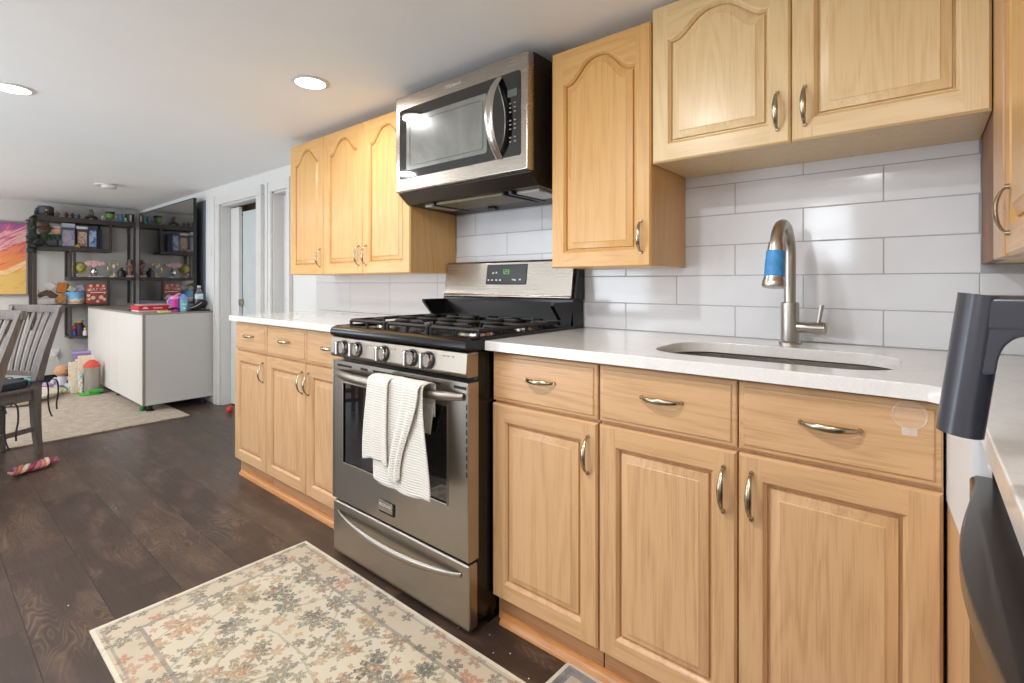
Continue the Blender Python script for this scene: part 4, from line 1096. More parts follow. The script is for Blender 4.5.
mb.tube([(-3.22, -.185, ZC + .022), (-3.225, -.150, ZC + .034), (-3.235, -.11, ZC + .050), (-3.245, -.075, ZC + .070), (-3.25, -.062, ZC + .088)], [.018, .027, .036, .040, .036], 14, 0.85, (0, 0, 1), True, 4)
mb.build('upper', None, sh)
MB().mat(M['black_pl']).prism([(-3.245, -.205), (-3.205, -.21), (-3.195, -.16), (-3.2, -.08), (-3.21, -.025), (-3.27, -.025), (-3.28, -.09), (-3.262, -.16)], ZC, ZC + .012, 'xy', .003).build('sole', None, sh)
MB().mat(plain('pale_lace', rgb(190, 190, 190), .6)).tube([(-3.2, -.195, ZC + .03), (-3.198, -.14, ZC + .05), (-3.2, -.10, ZC + .078)], .003, 6, 1, None, True, 3).build('lace', None, sh)

# ================================================================== TELEVISION
tv = thing('television', (-4.29, -0.06, 0.9), 'large black television on the grey back wall reflecting the shelves', 'television')
TX0, TX1, TZ0, TZ1 = -5.13, -3.42, 0.905, 1.893
MB().mat(M['black_pl']).box((TX0, -0.094, TZ0), (TX1, -0.070, TZ1), 0.004).build('casing', None, tv)
t = NT('dark_mirror_screen').set(color=rgb(14, 14, 15), rough=0.06, spec=1.0, coat=1.0, crough=0.03, ior=1.9)
MB().mat(t.m).box((TX0 + .006, -0.0955, TZ0 + .012), (TX1 - .006, -0.092, TZ1 - .006)).build('screen', None, tv)
MB().mat(M['black_pl']).box((TX0 - .002, -.096, TZ0 - .002), (TX0 + .006, -.070, TZ1 + .002)).box((TX1 - .006, -.096, TZ0 - .002), (TX1 + .002, -.070, TZ1 + .002)).box((TX0, -.096, TZ1 - .006), (TX1, -.070, TZ1 + .002)).build('bezel', None, tv)
MB().mat(M['black_pl']).box((-4.6, -0.070, 1.2), (-4.0, -0.005, 1.6), .003).build('wall_bracket', None, tv)

# ================================================================== WALL SHELVES
SXF, SXB = -5.22, -5.495
su = thing('shelf_unit', (-5.36, -0.53, 0), 'dark wood and metal wall shelf unit crowded with collectibles', 'shelf')
def shp(name, y0, y1, z0, z1, x0=SXB, x1=SXF):
    return MB().mat(M['shelf']).box((x0, y0, z0), (x1, y1, z1), 0.003).build(name, None, su)
shp('shelf_board', -0.976, -0.108, 1.750, 1.800)       # top
shp('shelf_board', -0.976, -0.328, 1.444, 1.480)
shp('shelf_board', -0.690, -0.108, 1.128, 1.165)
shp('shelf_board', -0.976, -0.345, 0.834, 0.871)
shp('shelf_board', -0.690, -0.345, 0.500, 0.525)
for y, z0, z1, x in ((-0.976, 0.6, 1.80, SXF), (-0.976, 0.6, 1.80, SXB + .03), (-0.126, 0.86, 1.75, SXF), (-0.690, 1.165, 1.444, SXF), (-0.690, 1.165, 1.444, SXB + .03),
                     (-0.656, 1.165, 1.444, SXF), (-0.346, 1.48, 1.75, SXF), (-0.40, 1.48, 1.75, SXB + .03), (-0.690, 0.525, 0.834, SXF), (-0.690, .525, .834, SXB + .03), (-0.367, 0.871, 1.128, SXF), (-0.126, 0.86, 1.75, SXB + .03)):
    w = 0.030 if y == -0.976 else 0.02
    shp('upright', y, y + w, z0, z1, x - 0.03, x)

# collectibles: one top-level object each
XF = -5.31
def cl(name, r, g, b, **k): return plain(name, rgb(r, g, b), 0.55, 0, 0.12, 30, **k)
SK = cl('figure_skin', 214, 170, 140)
def figure(y, z, h, body, head, label, lean=0.0, arms=True, x=XF, name='toy_figure', cat='figurine'):
    c = thing(name, (x, y, z), label, cat)
    mb = MB().mat(body)
    for s in (-1, 1):
        mb.tube([(x, y + s * h * .09, z), (x, y + s * h * .08, z + h * .2), (x, y + s * h * .05, z + h * .4)], [h * .12, h * .10, h * .12], 10)
    mb.tube([(x, y, z + h * .36), (x, y + lean * .5, z + h * .52), (x, y + lean, z + h * .70), (x, y + lean, z + h * .74)], [h * .19, h * .21, h * .22, h * .1], 12)
    if arms:
        for s in (-1, 1):
            mb.tube([(x, y + s * h * .13 + lean, z + h * .68), (x + .01, y + s * h * .25 + lean, z + h * .52), (x + .03, y + s * h * .22 + lean, z + h * .4)], [h * .08, h * .07, h * .06], 8)
    mb.build('figure_body', None, c)
    MB().mat(head).ball((x, y + lean, z + h * .86), (h * .18, h * .18, h * .17)).build('head', None, c)
    return c
ZT_ = 1.8006
G1, G2 = cl('dark_olive', 58, 62, 48), cl('brassy', 176, 156, 96)
c = thing('hat', (XF, -.87, ZT_), 'dark grey flat-crowned hat on the top shelf at its left end', 'hat')
HM = cl('charcoal_felt', 78, 78, 84)
MB().mat(HM).lathe([(0, 0), (.095, 0), (.095, .006), (.07, .012), (.066, .10), (.05, .112), (0, .112)], (XF - .02, -.865, ZT_)).build('hat_felt', None, c)
MB().mat(M['black_pl']).lathe([(.0695, .014), (.071, .015), (.0695, .035), (.068, .036)], (XF - .02, -.865, ZT_)).build('band', None, c)
figure(-.942, ZT_, .085, G1, G1, 'dark crouching figurine at the far left end of the top shelf', .01)
figure(-.87, ZT_, .07, G1, G2, 'small olive figurine with a brassy head in front of the dark hat', x=XF + .075)
figure(-.775, ZT_, .075, cl('beige_cloth', 150, 132, 118), SK, 'small figurine with a bare peach head on the top shelf')
figure(-.70, ZT_, .065, cl('maroon', 108, 44, 64), cl('maroon2', 130, 60, 84), 'small maroon figurine on the top shelf')
figure(-.65, ZT_, .06, cl('black_toy', 36, 36, 36), cl('black_toy2', 50, 48, 44), 'small black figurine between the maroon and the blue ones')
figure(-.60, ZT_, .055, cl('navy_toy', 58, 66, 120), cl('navy2', 80, 90, 150), 'small navy blue figurine on the top shelf')
figure(-.545, ZT_, .035, cl('cream_toy', 190, 180, 166), cl('cream2', 205, 196, 180), 'tiny cream figurine on the top shelf', arms=False)
c = thing('toy_motorbike', (XF, -.49, ZT_), 'dark toy rider on a small vehicle in the middle of the top shelf', 'toy')
mb = MB().mat(G1).tube([(XF, -.53, ZT_ + .03), (XF, -.49, ZT_ + .045), (XF, -.455, ZT_ + .035)], [.012, .02, .012], 10)
mb.build('frame', None, c)
for yy in (-.53, -.455): MB().mat(M['black_pl']).cyl((XF - .008, yy, ZT_ + .02), (XF + .008, yy, ZT_ + .02), .02).build('wheel', None, c)
MB().mat(cl('grey_rider', 92, 94, 82)).tube([(XF, -.485, ZT_ + .055), (XF, -.49, ZT_ + .09)], [.016, .02], 10).ball((XF, -.493, ZT_ + .105), .017).build('rider', None, c)
figure(-.392, ZT_, .06, cl('white_toy', 206, 204, 204), cl('white_toy2', 214, 212, 212), 'small white figurine on the top shelf')
c = thing('goblet', (XF, -.325, ZT_), 'green cup with a dark rim on the top shelf', 'goblet')
MB().mat(cl('green_cup', 104, 150, 74)).lathe([(0, 0), (.024, 0), (.012, .01), (.012, .02), (.034, .04), (.04, .085), (0, .085)], (XF, -.325, ZT_)).build('bowl', None, c)
MB().mat(M['black_pl']).lathe([(.0405, .084), (.043, .085), (.043, .108), (0, .108)], (XF, -.325, ZT_)).build('rim', None, c)
figure(-.265, ZT_, .06, cl('red_white', 176, 130, 130), cl('rw2', 210, 180, 176), 'small pale red figurine right of the green cup')
c = thing('toy_figure', (XF, -.225, ZT_), 'rounded blue figurine near the right end of the top shelf', 'figurine')
MB().mat(cl('sky_blue_toy', 62, 128, 170)).lathe([(0, 0), (.03, 0), (.032, .02), (.024, .05), (.012, .075), (0, .08)], (XF, -.225, ZT_)).build('figure_body', None, c)
MB().mat(cl('sky2', 90, 150, 186)).ball((XF, -.225, ZT_ + .082), .016).build('head', None, c)
c = thing('toy_figure', (XF + .03, -.19, ZT_), 'small mint green figurine beside the blue one', 'figurine')
MB().mat(cl('mint_toy', 110, 176, 130)).lathe([(0, 0), (.02, 0), (.022, .012), (.012, .03), (0, .034)], (XF + .03, -.188, ZT_)).build('figure_body', None, c)
MB().mat(cl('mint2', 190, 216, 190)).ball((XF + .03, -.188, ZT_ + .038), .012).build('head', None, c)
c = thing('mug', (XF, -.13, ZT_), 'black mug with a pale vertical print at the right end of the top shelf', 'mug')
MB().mat(M['black_pl']).lathe([(0, 0), (.04, 0), (.042, .004), (.042, .098), (.038, .1), (.036, .09), (0, .09)], (XF, -.142, ZT_)).build('mug_body', None, c)
MB().mat(cl('mug_print', 196, 176, 172)).box((XF + .036, -.154, ZT_ + .012), (XF + .0425, -.134, ZT_ + .09), .001).build('print', None, c)
# a climbing vine of dark leaves hung on the left post
vn = thing('artificial_vine', (-5.2, -.995, 1.30), 'dark green hanging leaves on the left shelf post beside the painting', 'vine')
mb = MB().mat(cl('dark_leaf', 38, 46, 38))
for i in range(46):
    yy = -.975 + random.uniform(-.04, .012); zz = random.uniform(1.42, 1.78); xx = SXF + random.uniform(0.012, .05)
    q = Matrix.Rotation(random.uniform(0, 6.28), 3, 'X') @ Matrix.Rotation(random.uniform(-.8, .8), 3, 'Z')
    mb.ball((xx, yy, zz), (.006, .010 + random.random() * .012, .026), 8, q)
lf = mb.build('leaves', None, vn)
MB().mat(cl('vine_stem', 60, 52, 40)).tube([(SXF + .01, -.985, 1.79), (SXF + .02, -1.0, 1.65), (SXF + .02, -.99, 1.5), (SXF + .015, -1.0, 1.42)], .005, 8, 1, None, True, 4).build('stem', None, vn)

# second shelf: two plush figures, boxed collectibles
def plush(y, label, hat, feet, x=SXF - .075):
    z = 1.4806
    c = thing('plush_toy', (x, y, z), label, 'plush toy')
    BR, GN = cl('plush_brown', 104, 84, 66), cl('plush_green', 52, 76, 60)
    MB().mat(GN).tube([(x - .03, y, z), (x - .035, y, z + .07), (x - .03, y, z + .14)], [.06, .055, .035], 14).build('torso', None, c)
    MB().mat(BR if not hat else SK).ball((x - .02, y, z + .175), (.045, .052, .042)).build('head', None, c)
    for s in (-1, 1):
        MB().mat(feet).ball((x + .035, y + s * .028 * (2 if hat is None else 1), z + .045), (.022, .052 if hat is None else .03, .044)).build('foot', None, c)
        MB().mat(GN).tube([(x - .02, y + s * .05, z + .12), (x + .01, y + s * .075, z + .09), (x + .03, y + s * .06, z + .07)], [.02, .018, .018], 10).build('arm', None, c)
    if hat: MB().mat(hat).ball((x - .02, y, z + .215), (.052, .056, .03)).build('cap', None, c)
    else:
        MB().mat(BR).lathe([(0, .0), (.09, .0), (.088, .008), (.05, .02), (.04, .06), (0, .062)], (x - .025, y, z + .193)).build('brim_hat', None, c)
plush(-.878, 'brown-hatted plush toy with dark round feet on the second shelf', None, cl('plush_feet', 62, 62, 62))
plush(-.775, 'plush toy with a pale rounded cap and green arms on the second shelf', cl('cap_cream', 196, 184, 176), cl('plush_feet2', 74, 74, 74))
def artbox(y0, y1, z0, z1, x1, depth, cols, label, name='collectible_box', seed=0.0, face=None):
    c = thing(name, (x1 - depth / 2, (y0 + y1) / 2, z0), label, 'box')
    MB().mat(cl(name + str(seed), *cols[0])).box((x1 - depth, y0, z0), (x1, y1, z1), .002).build('box_body', None, c)
    t = NT('printed_art'); v = t.obj((1, 1, 1), (seed, seed * 2, seed))
    nz = t.noise(v, 16, 3, .6, 1.2)
    t.set(color=t.ramp(nz, [(.3 + .4 * i / max(1, len(cols) - 1), rgb(*q)) for i, q in enumerate(cols)]), rough=.35)
    f = face or (0.008, 0.008, 0.02, 0.03)
    MB().mat(t.m).box((x1, y0 + f[0], z0 + f[2]), (x1 + .0012, y1 - f[1], z1 - f[3])).build('printed_front', None, c)
    return c
ZS = 1.4806
def bbox(y0, y1, h, x1, d, r, g, b_, label):
    c = thing('game_case', (x1 - d / 2, (y0 + y1) / 2, ZS), label, 'box')
    MB().mat(cl('case' + str(r), r, g, b_)).box((x1 - d, y0, ZS), (x1, y1, ZS + h), .002).build('box_body', None, c)
    return c
artbox(-.752, -.640, ZS, ZS + .215, SXF - .02, .10, [(70, 80, 104), (120, 130, 156), (176, 160, 168), (96, 86, 108)], 'blue-grey boxed collectible beside the plush toys on the second shelf', seed=1.3)
simple('game_case', MB().mat(cl('grey_case', 176, 178, 186)).box((SXF - .13, -.750, ZS + .2156), (SXF - .015, -.642, ZS + .258), .003), (SXF - .07, -.69, ZS + .2156), 'pale grey flat box lying on top of the blue-grey boxed collectible', 'box')
artbox(-.625, -.535, ZS, ZS + .205, SXF - .02, .10, [(80, 56, 52), (140, 100, 90), (206, 186, 168), (110, 70, 62)], 'brown boxed collectible with a pale swirl in the middle of the second shelf', seed=4.1)
simple('game_case', MB().mat(cl('white_case', 204, 204, 214)).box((SXF - .13, -.63, ZS + .2056), (SXF - .015, -.535, ZS + .235), .003), (SXF - .07, -.58, ZS + .2056), 'white flat box lying on top of the brown boxed collectible', 'box')
artbox(-.531, -.455, ZS, ZS + .225, SXF - .02, .10, [(40, 60, 104), (84, 120, 170), (190, 200, 206), (50, 70, 110)], 'blue boxed collectible on the second shelf, right of the brown one', seed=7.7)
simple('game_case', MB().mat(cl('black_case', 34, 32, 38)).box((SXF - .12, -.451, ZS), (SXF - .02, -.432, ZS + .215), .002), (SXF - .07, -.44, ZS), 'tall thin black case leaning in the row beside the blue boxed collectible', 'box')
simple('game_case', MB().mat(cl('navy_case', 40, 44, 60)).box((SXF - .12, -.428, ZS), (SXF - .02, -.408, ZS + .215), .002), (SXF - .07, -.42, ZS), 'tall thin navy case at the right end of the second shelf row', 'box')
simple('toy_car', MB().mat(cl('mustard', 176, 140, 70)).box((SXF - .015, -.645, ZS + .004), (SXF - .001, -.602, ZS + .025), .006).ball((SXF - .009, -.62, ZS + .026), (.006, .016, .01)), (SXF - .008, -.62, ZS), 'small mustard toy car at the front of the second shelf', 'toy car')

# third shelf: globe, pink flowers, ring stands, carved column
ZS3 = 1.1656
GOLD = plain('aged_gold', rgb(206, 184, 110), 0.3, 0.7, .15, 12); CRM = plain('cream_resin', rgb(206, 190, 172), 0.5)
gl = thing('globe', (XF + .03, -.602, ZS3), 'yellow globe on a curved stand on the third shelf', 'globe')
t = NT('yellow_globe'); nz = t.noise(t.obj(), 14, 4, .6, .4); t.set(color=t.ramp(nz, [(.45, rgb(206, 196, 92)), (.56, rgb(150, 146, 74)), (.7, rgb(222, 208, 130))]), rough=.3)
MB().mat(t.m).ball((XF + .03, -.602, ZS3 + .105), .062, 24).build('sphere', None, gl)
MB().mat(GOLD).tube([(XF + .03, -.602 + .072 * math.sin(a), ZS3 + .105 - .072 * math.cos(a)) for a in [(-.4 + 2.9 * i / 16) for i in range(17)]], .005, 8).build('meridian_arm', None, gl)
MB().mat(CRM).lathe([(0, 0), (.048, 0), (.045, .01), (.012, .018), (.01, .04), (0, .04)], (XF + .03, -.602, ZS3)).build('stand', None, gl)
PKF = cl('dusty_pink', 222, 184, 182)
fb = thing('flower_vase', (XF + .03, -.475, ZS3), 'small silver vase overflowing with dusty pink flowers on the third shelf', 'vase')
MB().mat(M['chrome']).lathe([(0, .008), (.03, .008), (.022, .018), (.034, .05), (.03, .08), (.018, .10), (.022, .11), (0, .11)], (XF + .03, -.475, ZS3)).build('vase', None, fb)
MB().mat(M['white_lam']).box((XF - .02, -.535, ZS3), (XF + .08, -.405, ZS3 + .0075), .001).build('plinth', None, fb)
for (dy, dz, r) in ((-.05, .15, .036), (0, .135, .034), (.045, .145, .03), (-.02, .16, .03), (.075, .15, .026), (.02, .155, .03)):
    mb = MB().mat(PKF).ball((XF + .04, -.475 + dy, ZS3 + dz), (r, r, r * .85), 14)
    for k in range(7):
        a = k * .9; mb.ball((XF + .04 + r * .6, -.475 + dy + r * .55 * math.cos(a), ZS3 + dz + r * .5 * math.sin(a)), r * .42, 8)
    mb.build('flower', None, fb)
def ring_stand(y, label):
    c = thing('ring_trophy', (XF + .03, y, ZS3), label, 'ornament')
    MB().mat(GOLD).tube([(XF + .03, y + .058 * math.cos(a), ZS3 + .105 + .058 * math.sin(a)) for a in [PI * .95 + 1.1 * PI * i / 20 for i in range(21)]], .006, 8).build('crescent', None, c)
    MB().mat(GOLD).tube([(XF + .03, y + .036 * math.cos(a), ZS3 + .15 + .036 * math.sin(a)) for a in [2 * PI * i / 24 for i in range(25)]], .007, 8).build('ring', None, c)
    MB().mat(CRM).ball((XF + .03, y, ZS3 + .125), (.018, .02, .03)).build('figurine', None, c)
    MB().mat(CRM).lathe([(0, 0), (.04, 0), (.036, .012), (.01, .02), (.008, .045), (0, .045)], (XF + .03, y, ZS3)).build('base', None, c)
ring_stand(-.295, 'golden crescent ornament with a ring on top on the third shelf')
simple('black_bottle', MB().mat(M['black_pl']).lathe([(0, 0), (.038, 0), (.04, .006), (.038, .07), (.016, .085), (.014, .11), (0, .112)], (SXF - .035, -.232, ZS3)), (SXF - .035, -.232, ZS3), 'squat black bottle beside the golden crescent ornament', 'bottle')
cs = thing('carved_statue', (XF + .05, -.145, ZS3), 'tall brown carved statue on a pale base at the right of the third shelf', 'statue')
mb = MB().mat(cl('carved_brown', 118, 88, 74, bump=.6))
mb.tube([(XF + .05, -.15, ZS3 + .02), (XF + .05, -.158, ZS3 + .07), (XF + .05, -.142, ZS3 + .12), (XF + .05, -.15, ZS3 + .17), (XF + .05, -.143, ZS3 + .205)], [.034, .03, .034, .026, .02], 12, 1, None, True, 4)
for k in range(14):
    a = k * 1.7; mb.ball((XF + .05 + .028 * math.cos(a), -.15 + .028 * math.sin(a), ZS3 + .03 + k * .0125), (.014, .013, .017), 8)
mb.build('carving', None, cs)
MB().mat(cl('pink_base', 200, 170, 160)).box((XF, -.195, ZS3), (XF + .085, -.105, ZS3 + .022), .003).build('base', None, cs)

# fourth shelf: pile of packets, striped bowl, red book
ZS4 = 0.8716
def packet(y, z, w, h, rot, m, label, x=SXF - .06, d=.05, name='snack_packet', cat='packet'):
    mb = MB().mat(m)
    mtx = Matrix.Translation((x, y, z)) @ Matrix.Rotation(rot, 4, 'X')
    mb.box((-d / 2, -w / 2, -h / 2), (d / 2, w / 2, h / 2), .012, 3, mtx)
    o = mb.build(name); return tag(rebase(o, (x, y, z - h / 2)), label, cat)
packet(-.872, .905, .15, .065, .05, cl('grey_tray', 170, 164, 160), 'grey packet with dark lettering lying at the front of the fourth shelf', SXF - .05, .09)
packet(-.815, .965, .12, .06, -.7, cl('brown_pack', 84, 58, 46), 'dark brown packet tilted in the pile on the fourth shelf', SXF - .07, .06)
packet(-.885, .985, .10, .05, .5, cl('umber_pack', 96, 78, 68), 'umber crinkled packet at the left of the pile on the fourth shelf', SXF - .09, .06)
packet(-.755, .93, .09, .07, .8, cl('amber_pack', 168, 116, 50), 'amber packet low in the pile beside the striped bowl', SXF - .04, .05)
packet(-.83, 1.065, .085, .085, .75, cl('white_pack', 214, 210, 206), 'white square packet standing on edge on top of the pile', SXF - .10, .03)
packet(-.735, 1.045, .085, .115, -.15, cl('orange_pack', 190, 112, 40), 'orange packet standing upright at the back of the pile', SXF - .11, .04)
packet(-.685, 1.04, .055, .10, -.3, cl('ivory_pack', 206, 196, 160), 'ivory packet leaning against the orange one', SXF - .15, .04)
packet(-.935, 1.0, .04, .07, .2, cl('rose_pack', 206, 170, 156), 'small rose packet against the left shelf post', SXF - .09, .05)
bw = thing('bowl', (SXF - .10, -.625, ZS4), 'blue bowl with colourful stripes low down on the fourth shelf', 'bowl')
t = NT('painted_bowl'); tc = t.n('ShaderNodeTexCoord'); sp = t.n('ShaderNodeSeparateXYZ'); t.l(tc.outputs['Object'], sp.inputs[0])
nz = t.noise(t.obj(rnd=False), 24, 2, .5)
zz = t.math('ADD', t.math('MULTIPLY', sp.outputs[2], 7.6), t.math('MULTIPLY', t.math('SUBTRACT', nz, .5), .5))
t.set(color=t.ramp(zz, [(.1, rgb(214, 200, 206)), (.2, rgb(206, 120, 100)), (.28, rgb(226, 206, 120)), (.38, rgb(214, 224, 230)), (.46, rgb(126, 182, 214)), (.9, rgb(112, 172, 212))]), rough=.3)
MB().mat(t.m).lathe([(0, 0), (.07, 0), (.078, .01), (.088, .125), (.091, .13), (.083, .128), (.075, .02), (0, .018)], (SXF - .10, -.625, ZS4), n=32).build('bowl_body', None, bw)
packet(-.60, 1.035, .10, .07, .4, cl('lilac_pack', 176, 168, 184), 'lilac packet poking out of the blue bowl', SXF - .10, .06)
packet(-.655, 1.03, .07, .065, -.5, cl('sage_pack', 170, 178, 162), 'sage green packet poking out of the blue bowl', SXF - .08, .05)
bk = thing('book', (SXF - .03, -.45, ZS4), 'red book with pale picture spots standing at the right of the fourth shelf', 'book')
MB().mat(cl('book_red', 164, 70, 58)).box((SXF - .05, -.545, ZS4), (SXF - .018, -.373, ZS4 + .222), .002).build('cover', None, bk)
SPM = cl('book_cream', 232, 200, 170)
for (yy, zz, r) in ((-.525, .05, .014), (-.49, .065, .02), (-.42, .068, .022), (-.39, .045, .016), (-.39, .12, .012), (-.53, .09, .016), (-.525, .15, .014), (-.51, .195, .016), (-.45, .2, .014), (-.40, .195, .014), (-.45, .025, .014), (-.39, .165, .01)):
    MB().mat(SPM).lathe([(0, 0), (r, 0), (r, .001), (0, .001)], (SXF - .018, yy, ZS4 + zz), (1, 0, 0), 14).build('spot', None, bk)
mb = MB().mat(cl('book_white', 240, 222, 216))
RX = Matrix.Rotation(PI / 2, 4, 'Z') @ Matrix.Rotation(PI / 2, 4, 'X')
text_mesh(mb, 'EAT IT', 0.042, Matrix.Translation((SXF - .0172, -.459, ZS4 + .157)) @ RX)
mb.box((SXF - .018, -.515, ZS4 + .118), (SXF - .0172, -.405, ZS4 + .128)).build('title', None, bk)
# lower cubby
simple('jar', MB().mat(cl('jar_mix', 70, 52, 74)).lathe([(0, 0), (.05, 0), (.052, .01), (.05, .10), (.036, .12), (.036, .14), (0, .14)], (SXF - .08, -.60, .5256)).mat(cl('jar_gold', 200, 170, 110)).lathe([(0, .14), (.04, .14), (.04, .165), (0, .165)], (SXF - .08, -.60, .5256)), (SXF - .08, -.60, .5256), 'dark patterned jar with a gold lid in the lower cubby', 'jar')
simple('toy_figure', MB().mat(cl('cubby_blue', 60, 70, 150)).lathe([(0, 0), (.022, 0), (.024, .05), (.012, .07), (0, .075)], (SXF - .03, -.652, .5256)).mat(cl('cubby_red', 200, 70, 60)).ball((SXF - .03, -.652, .5256 + .09), .02), (SXF - .03, -.652, .5256), 'small blue and red figurine in the lower cubby', 'figurine')
simple('toy_figure', MB().mat(cl('cubby_white', 220, 214, 206)).lathe([(0, 0), (.02, 0), (.022, .04), (.01, .06), (0, .062)], (SXF - .025, -.555, .5256)).mat(cl('cubby_yel', 210, 180, 90)).ball((SXF - .025, -.555, .5256 + .072), .016), (SXF - .025, -.555, .5256), 'small white and yellow figurine in the lower cubby', 'figurine')

# ================================================================== PAINTING
pa = thing('painting', (-5.49, -1.50, .97), 'abstract swirling painting in pink, orange and violet on the far wall', 'painting')
t = NT('abstract_swirls'); tc = t.n('ShaderNodeTexCoord'); sp = t.n('ShaderNodeSeparateXYZ'); t.l(tc.outputs['Object'], sp.inputs[0])
mr = t.n('ShaderNodeMapping'); mr.inputs['Rotation'].default_value = (math.radians(-34), 0, 0); t.l(tc.outputs['Object'], mr.inputs['Vector'])
mp = t.n('ShaderNodeMapping'); mp.inputs['Scale'].default_value = (1, 1.3, 6.0); t.l(mr.outputs[0], mp.inputs['Vector'])
st = t.noise(mp.outputs[0], 2.2, 4, .6, .9)
h = t.math('ADD', t.math('MULTIPLY', sp.outputs[2], 1.18), t.math('MULTIPLY', sp.outputs[1], -.35))
h = t.math('ADD', t.math('SUBTRACT', h, .05), t.math('MULTIPLY', t.math('SUBTRACT', st, .5), .85))
c = t.ramp(h, [(0.0, rgb(236, 192, 110)), (.09, rgb(238, 164, 72)), (.17, rgb(250, 222, 176)), (.22, rgb(240, 148, 58)), (.33, rgb(236, 140, 100)), (.41, rgb(212, 84, 104)), (.49, rgb(240, 192, 184)), (.55, rgb(214, 106, 138)), (.64, rgb(166, 90, 148)), (.72, rgb(118, 108, 150)), (.80, rgb(108, 160, 172)), (.9, rgb(226, 222, 216))])
t.set(color=c, rough=.5)
MB().mat(t.m).box((-5.488, -2.06, .985), (-5.472, -1.000, 1.728)).build('canvas', None, pa)
mb = MB().mat(plain('taupe_frame', rgb(150, 138, 126), .5))
for lo, hi in (((-2.075, .97), (-.985, .985)), ((-2.075, 1.728), (-.985, 1.743)), ((-2.075, .985), (-2.06, 1.728)), ((-1.0, .985), (-.985, 1.728))):
    mb.box((-5.496, lo[0], lo[1]), (-5.462, hi[0], hi[1]), .002)
mb.build('frame', None, pa)
so = thing('wall_socket', (-5.49, -.73, .30), 'white plug and cord at the wall socket behind the dining chair', 'socket')
MB().mat(M['white_paint']).box((-5.499, -.80, .27), (-5.490, -.73, .38), .002).build('plate', None, so)
MB().mat(M['white_paint']).box((-5.4895, -.79, .30), (-5.455, -.75, .345), .005).build('plug', None, so)
MB().mat(M['white_paint']).tube([(-5.455, -.77, .32), (-5.44, -.75, .25), (-5.44, -.73, .15), (-5.45, -.70, .104)], .004, 8, 1, None, True, 4).build('cord', None, so)

# ================================================================== FLOOR TOYS
CZ = 0.0112
tc_ = thing('toy_house', (-4.46, -.655, CZ), 'toy shop with a grey curved side, red roof and green base beside the storage cabinet', 'toy house')
gx, gy = -4.47, -.655
MB().mat(cl('grass_green', 70, 170, 66)).prism(rrect(gx - .12, gx + .10, gy - .085, gy + .085, .06, 6), CZ, CZ + .022, 'xy', .004).prism([(gx + .03, gy - .02), (gx + .1, gy - .03), (gx + .1, gy + .085), (gx + .02, gy + .085)], CZ + .022, CZ + .05, 'xy', .006).build('base', None, tc_)
MB().mat(plain('silver_plastic', rgb(158, 150, 140), .35, .4)).lathe([(0, .022), (.062, .022), (.062, .265), (0, .265)], (gx + .015, gy + .012, CZ)).build('drum', None, tc_)
MB().mat(cl('roof_red', 206, 76, 60)).lathe([(0, .265), (.067, .265), (.064, .287), (.045, .316), (.02, .332), (0, .335)], (gx + .015, gy + .012, CZ)).build('roof', None, tc_)
t = NT('shop_front'); nz = t.noise(t.obj((1, 1, 1)), 26, 2, .5)
t.set(color=t.ramp(nz, [(.35, rgb(120, 180, 206)), (.45, rgb(226, 224, 214)), (.58, rgb(214, 150, 90)), (.7, rgb(196, 90, 84))], 'CONSTANT'), rough=.5)
MB().mat(t.m).box((gx - .10, gy - .075, CZ + .022), (gx + .012, gy - .058, CZ + .20), .003).build('front', None, tc_)
MB().mat(cl('cream_board', 236, 222, 196)).box((gx - .11, gy - .075, CZ + .10), (gx - .095, gy + .05, CZ + .37), .002).build('back_board', None, tc_)
bx = thing('toy_box', (-4.66, -.70, CZ), 'cream printed carton behind the toy shop', 'carton')
MB().mat(cl('cream_carton', 232, 218, 192)).box((-4.74, -.775, CZ), (-4.62, -.625, CZ + .30), .002).build('carton', None, bx)
MB().mat(t.m).box((-4.7, -.7765, CZ + .05), (-4.63, -.7752, CZ + .28)).build('print', None, bx)
pl_ = thing('purple_box', (-5.12, -.6, CZ), 'purple plastic tub by the far wall behind the cream carton', 'tub')
PU = cl('purple_tub', 150, 128, 178)
MB().mat(PU).prism([(-.665, .262), (-.525, .262), (-.515, .35), (-.675, .35)], -5.20, -5.02, 'yz', .005).build('tub', None, pl_)
MB().mat(cl('lilac_lid', 176, 156, 200)).box((-5.21, -.685, .3505), (-5.01, -.505, .375), .006).build('lid', None, pl_)
simple('toy_crate', MB().mat(cl('dark_crate', 52, 46, 44)).box((-5.22, -.70, CZ), (-5.0, -.52, .261), .004), (-5.11, -.61, CZ), 'dark crate carrying the purple tub', 'crate')
simple('toy_pony', MB().mat(cl('pale_pink_toy', 236, 204, 206)).tube([(-4.655, -.735, .327), (-4.655, -.69, .331), (-4.655, -.665, .345)], [.014, .018, .012], 10, 1, None, True, 3).ball((-4.655, -.655, .352), .014).mat(cl('maroon_mane', 130, 60, 60)).box((-4.665, -.655, .357), (-4.645, -.62, .369), .003), (-4.655, -.69, .3112), 'small pale pink toy animal on the cream carton', 'toy animal')
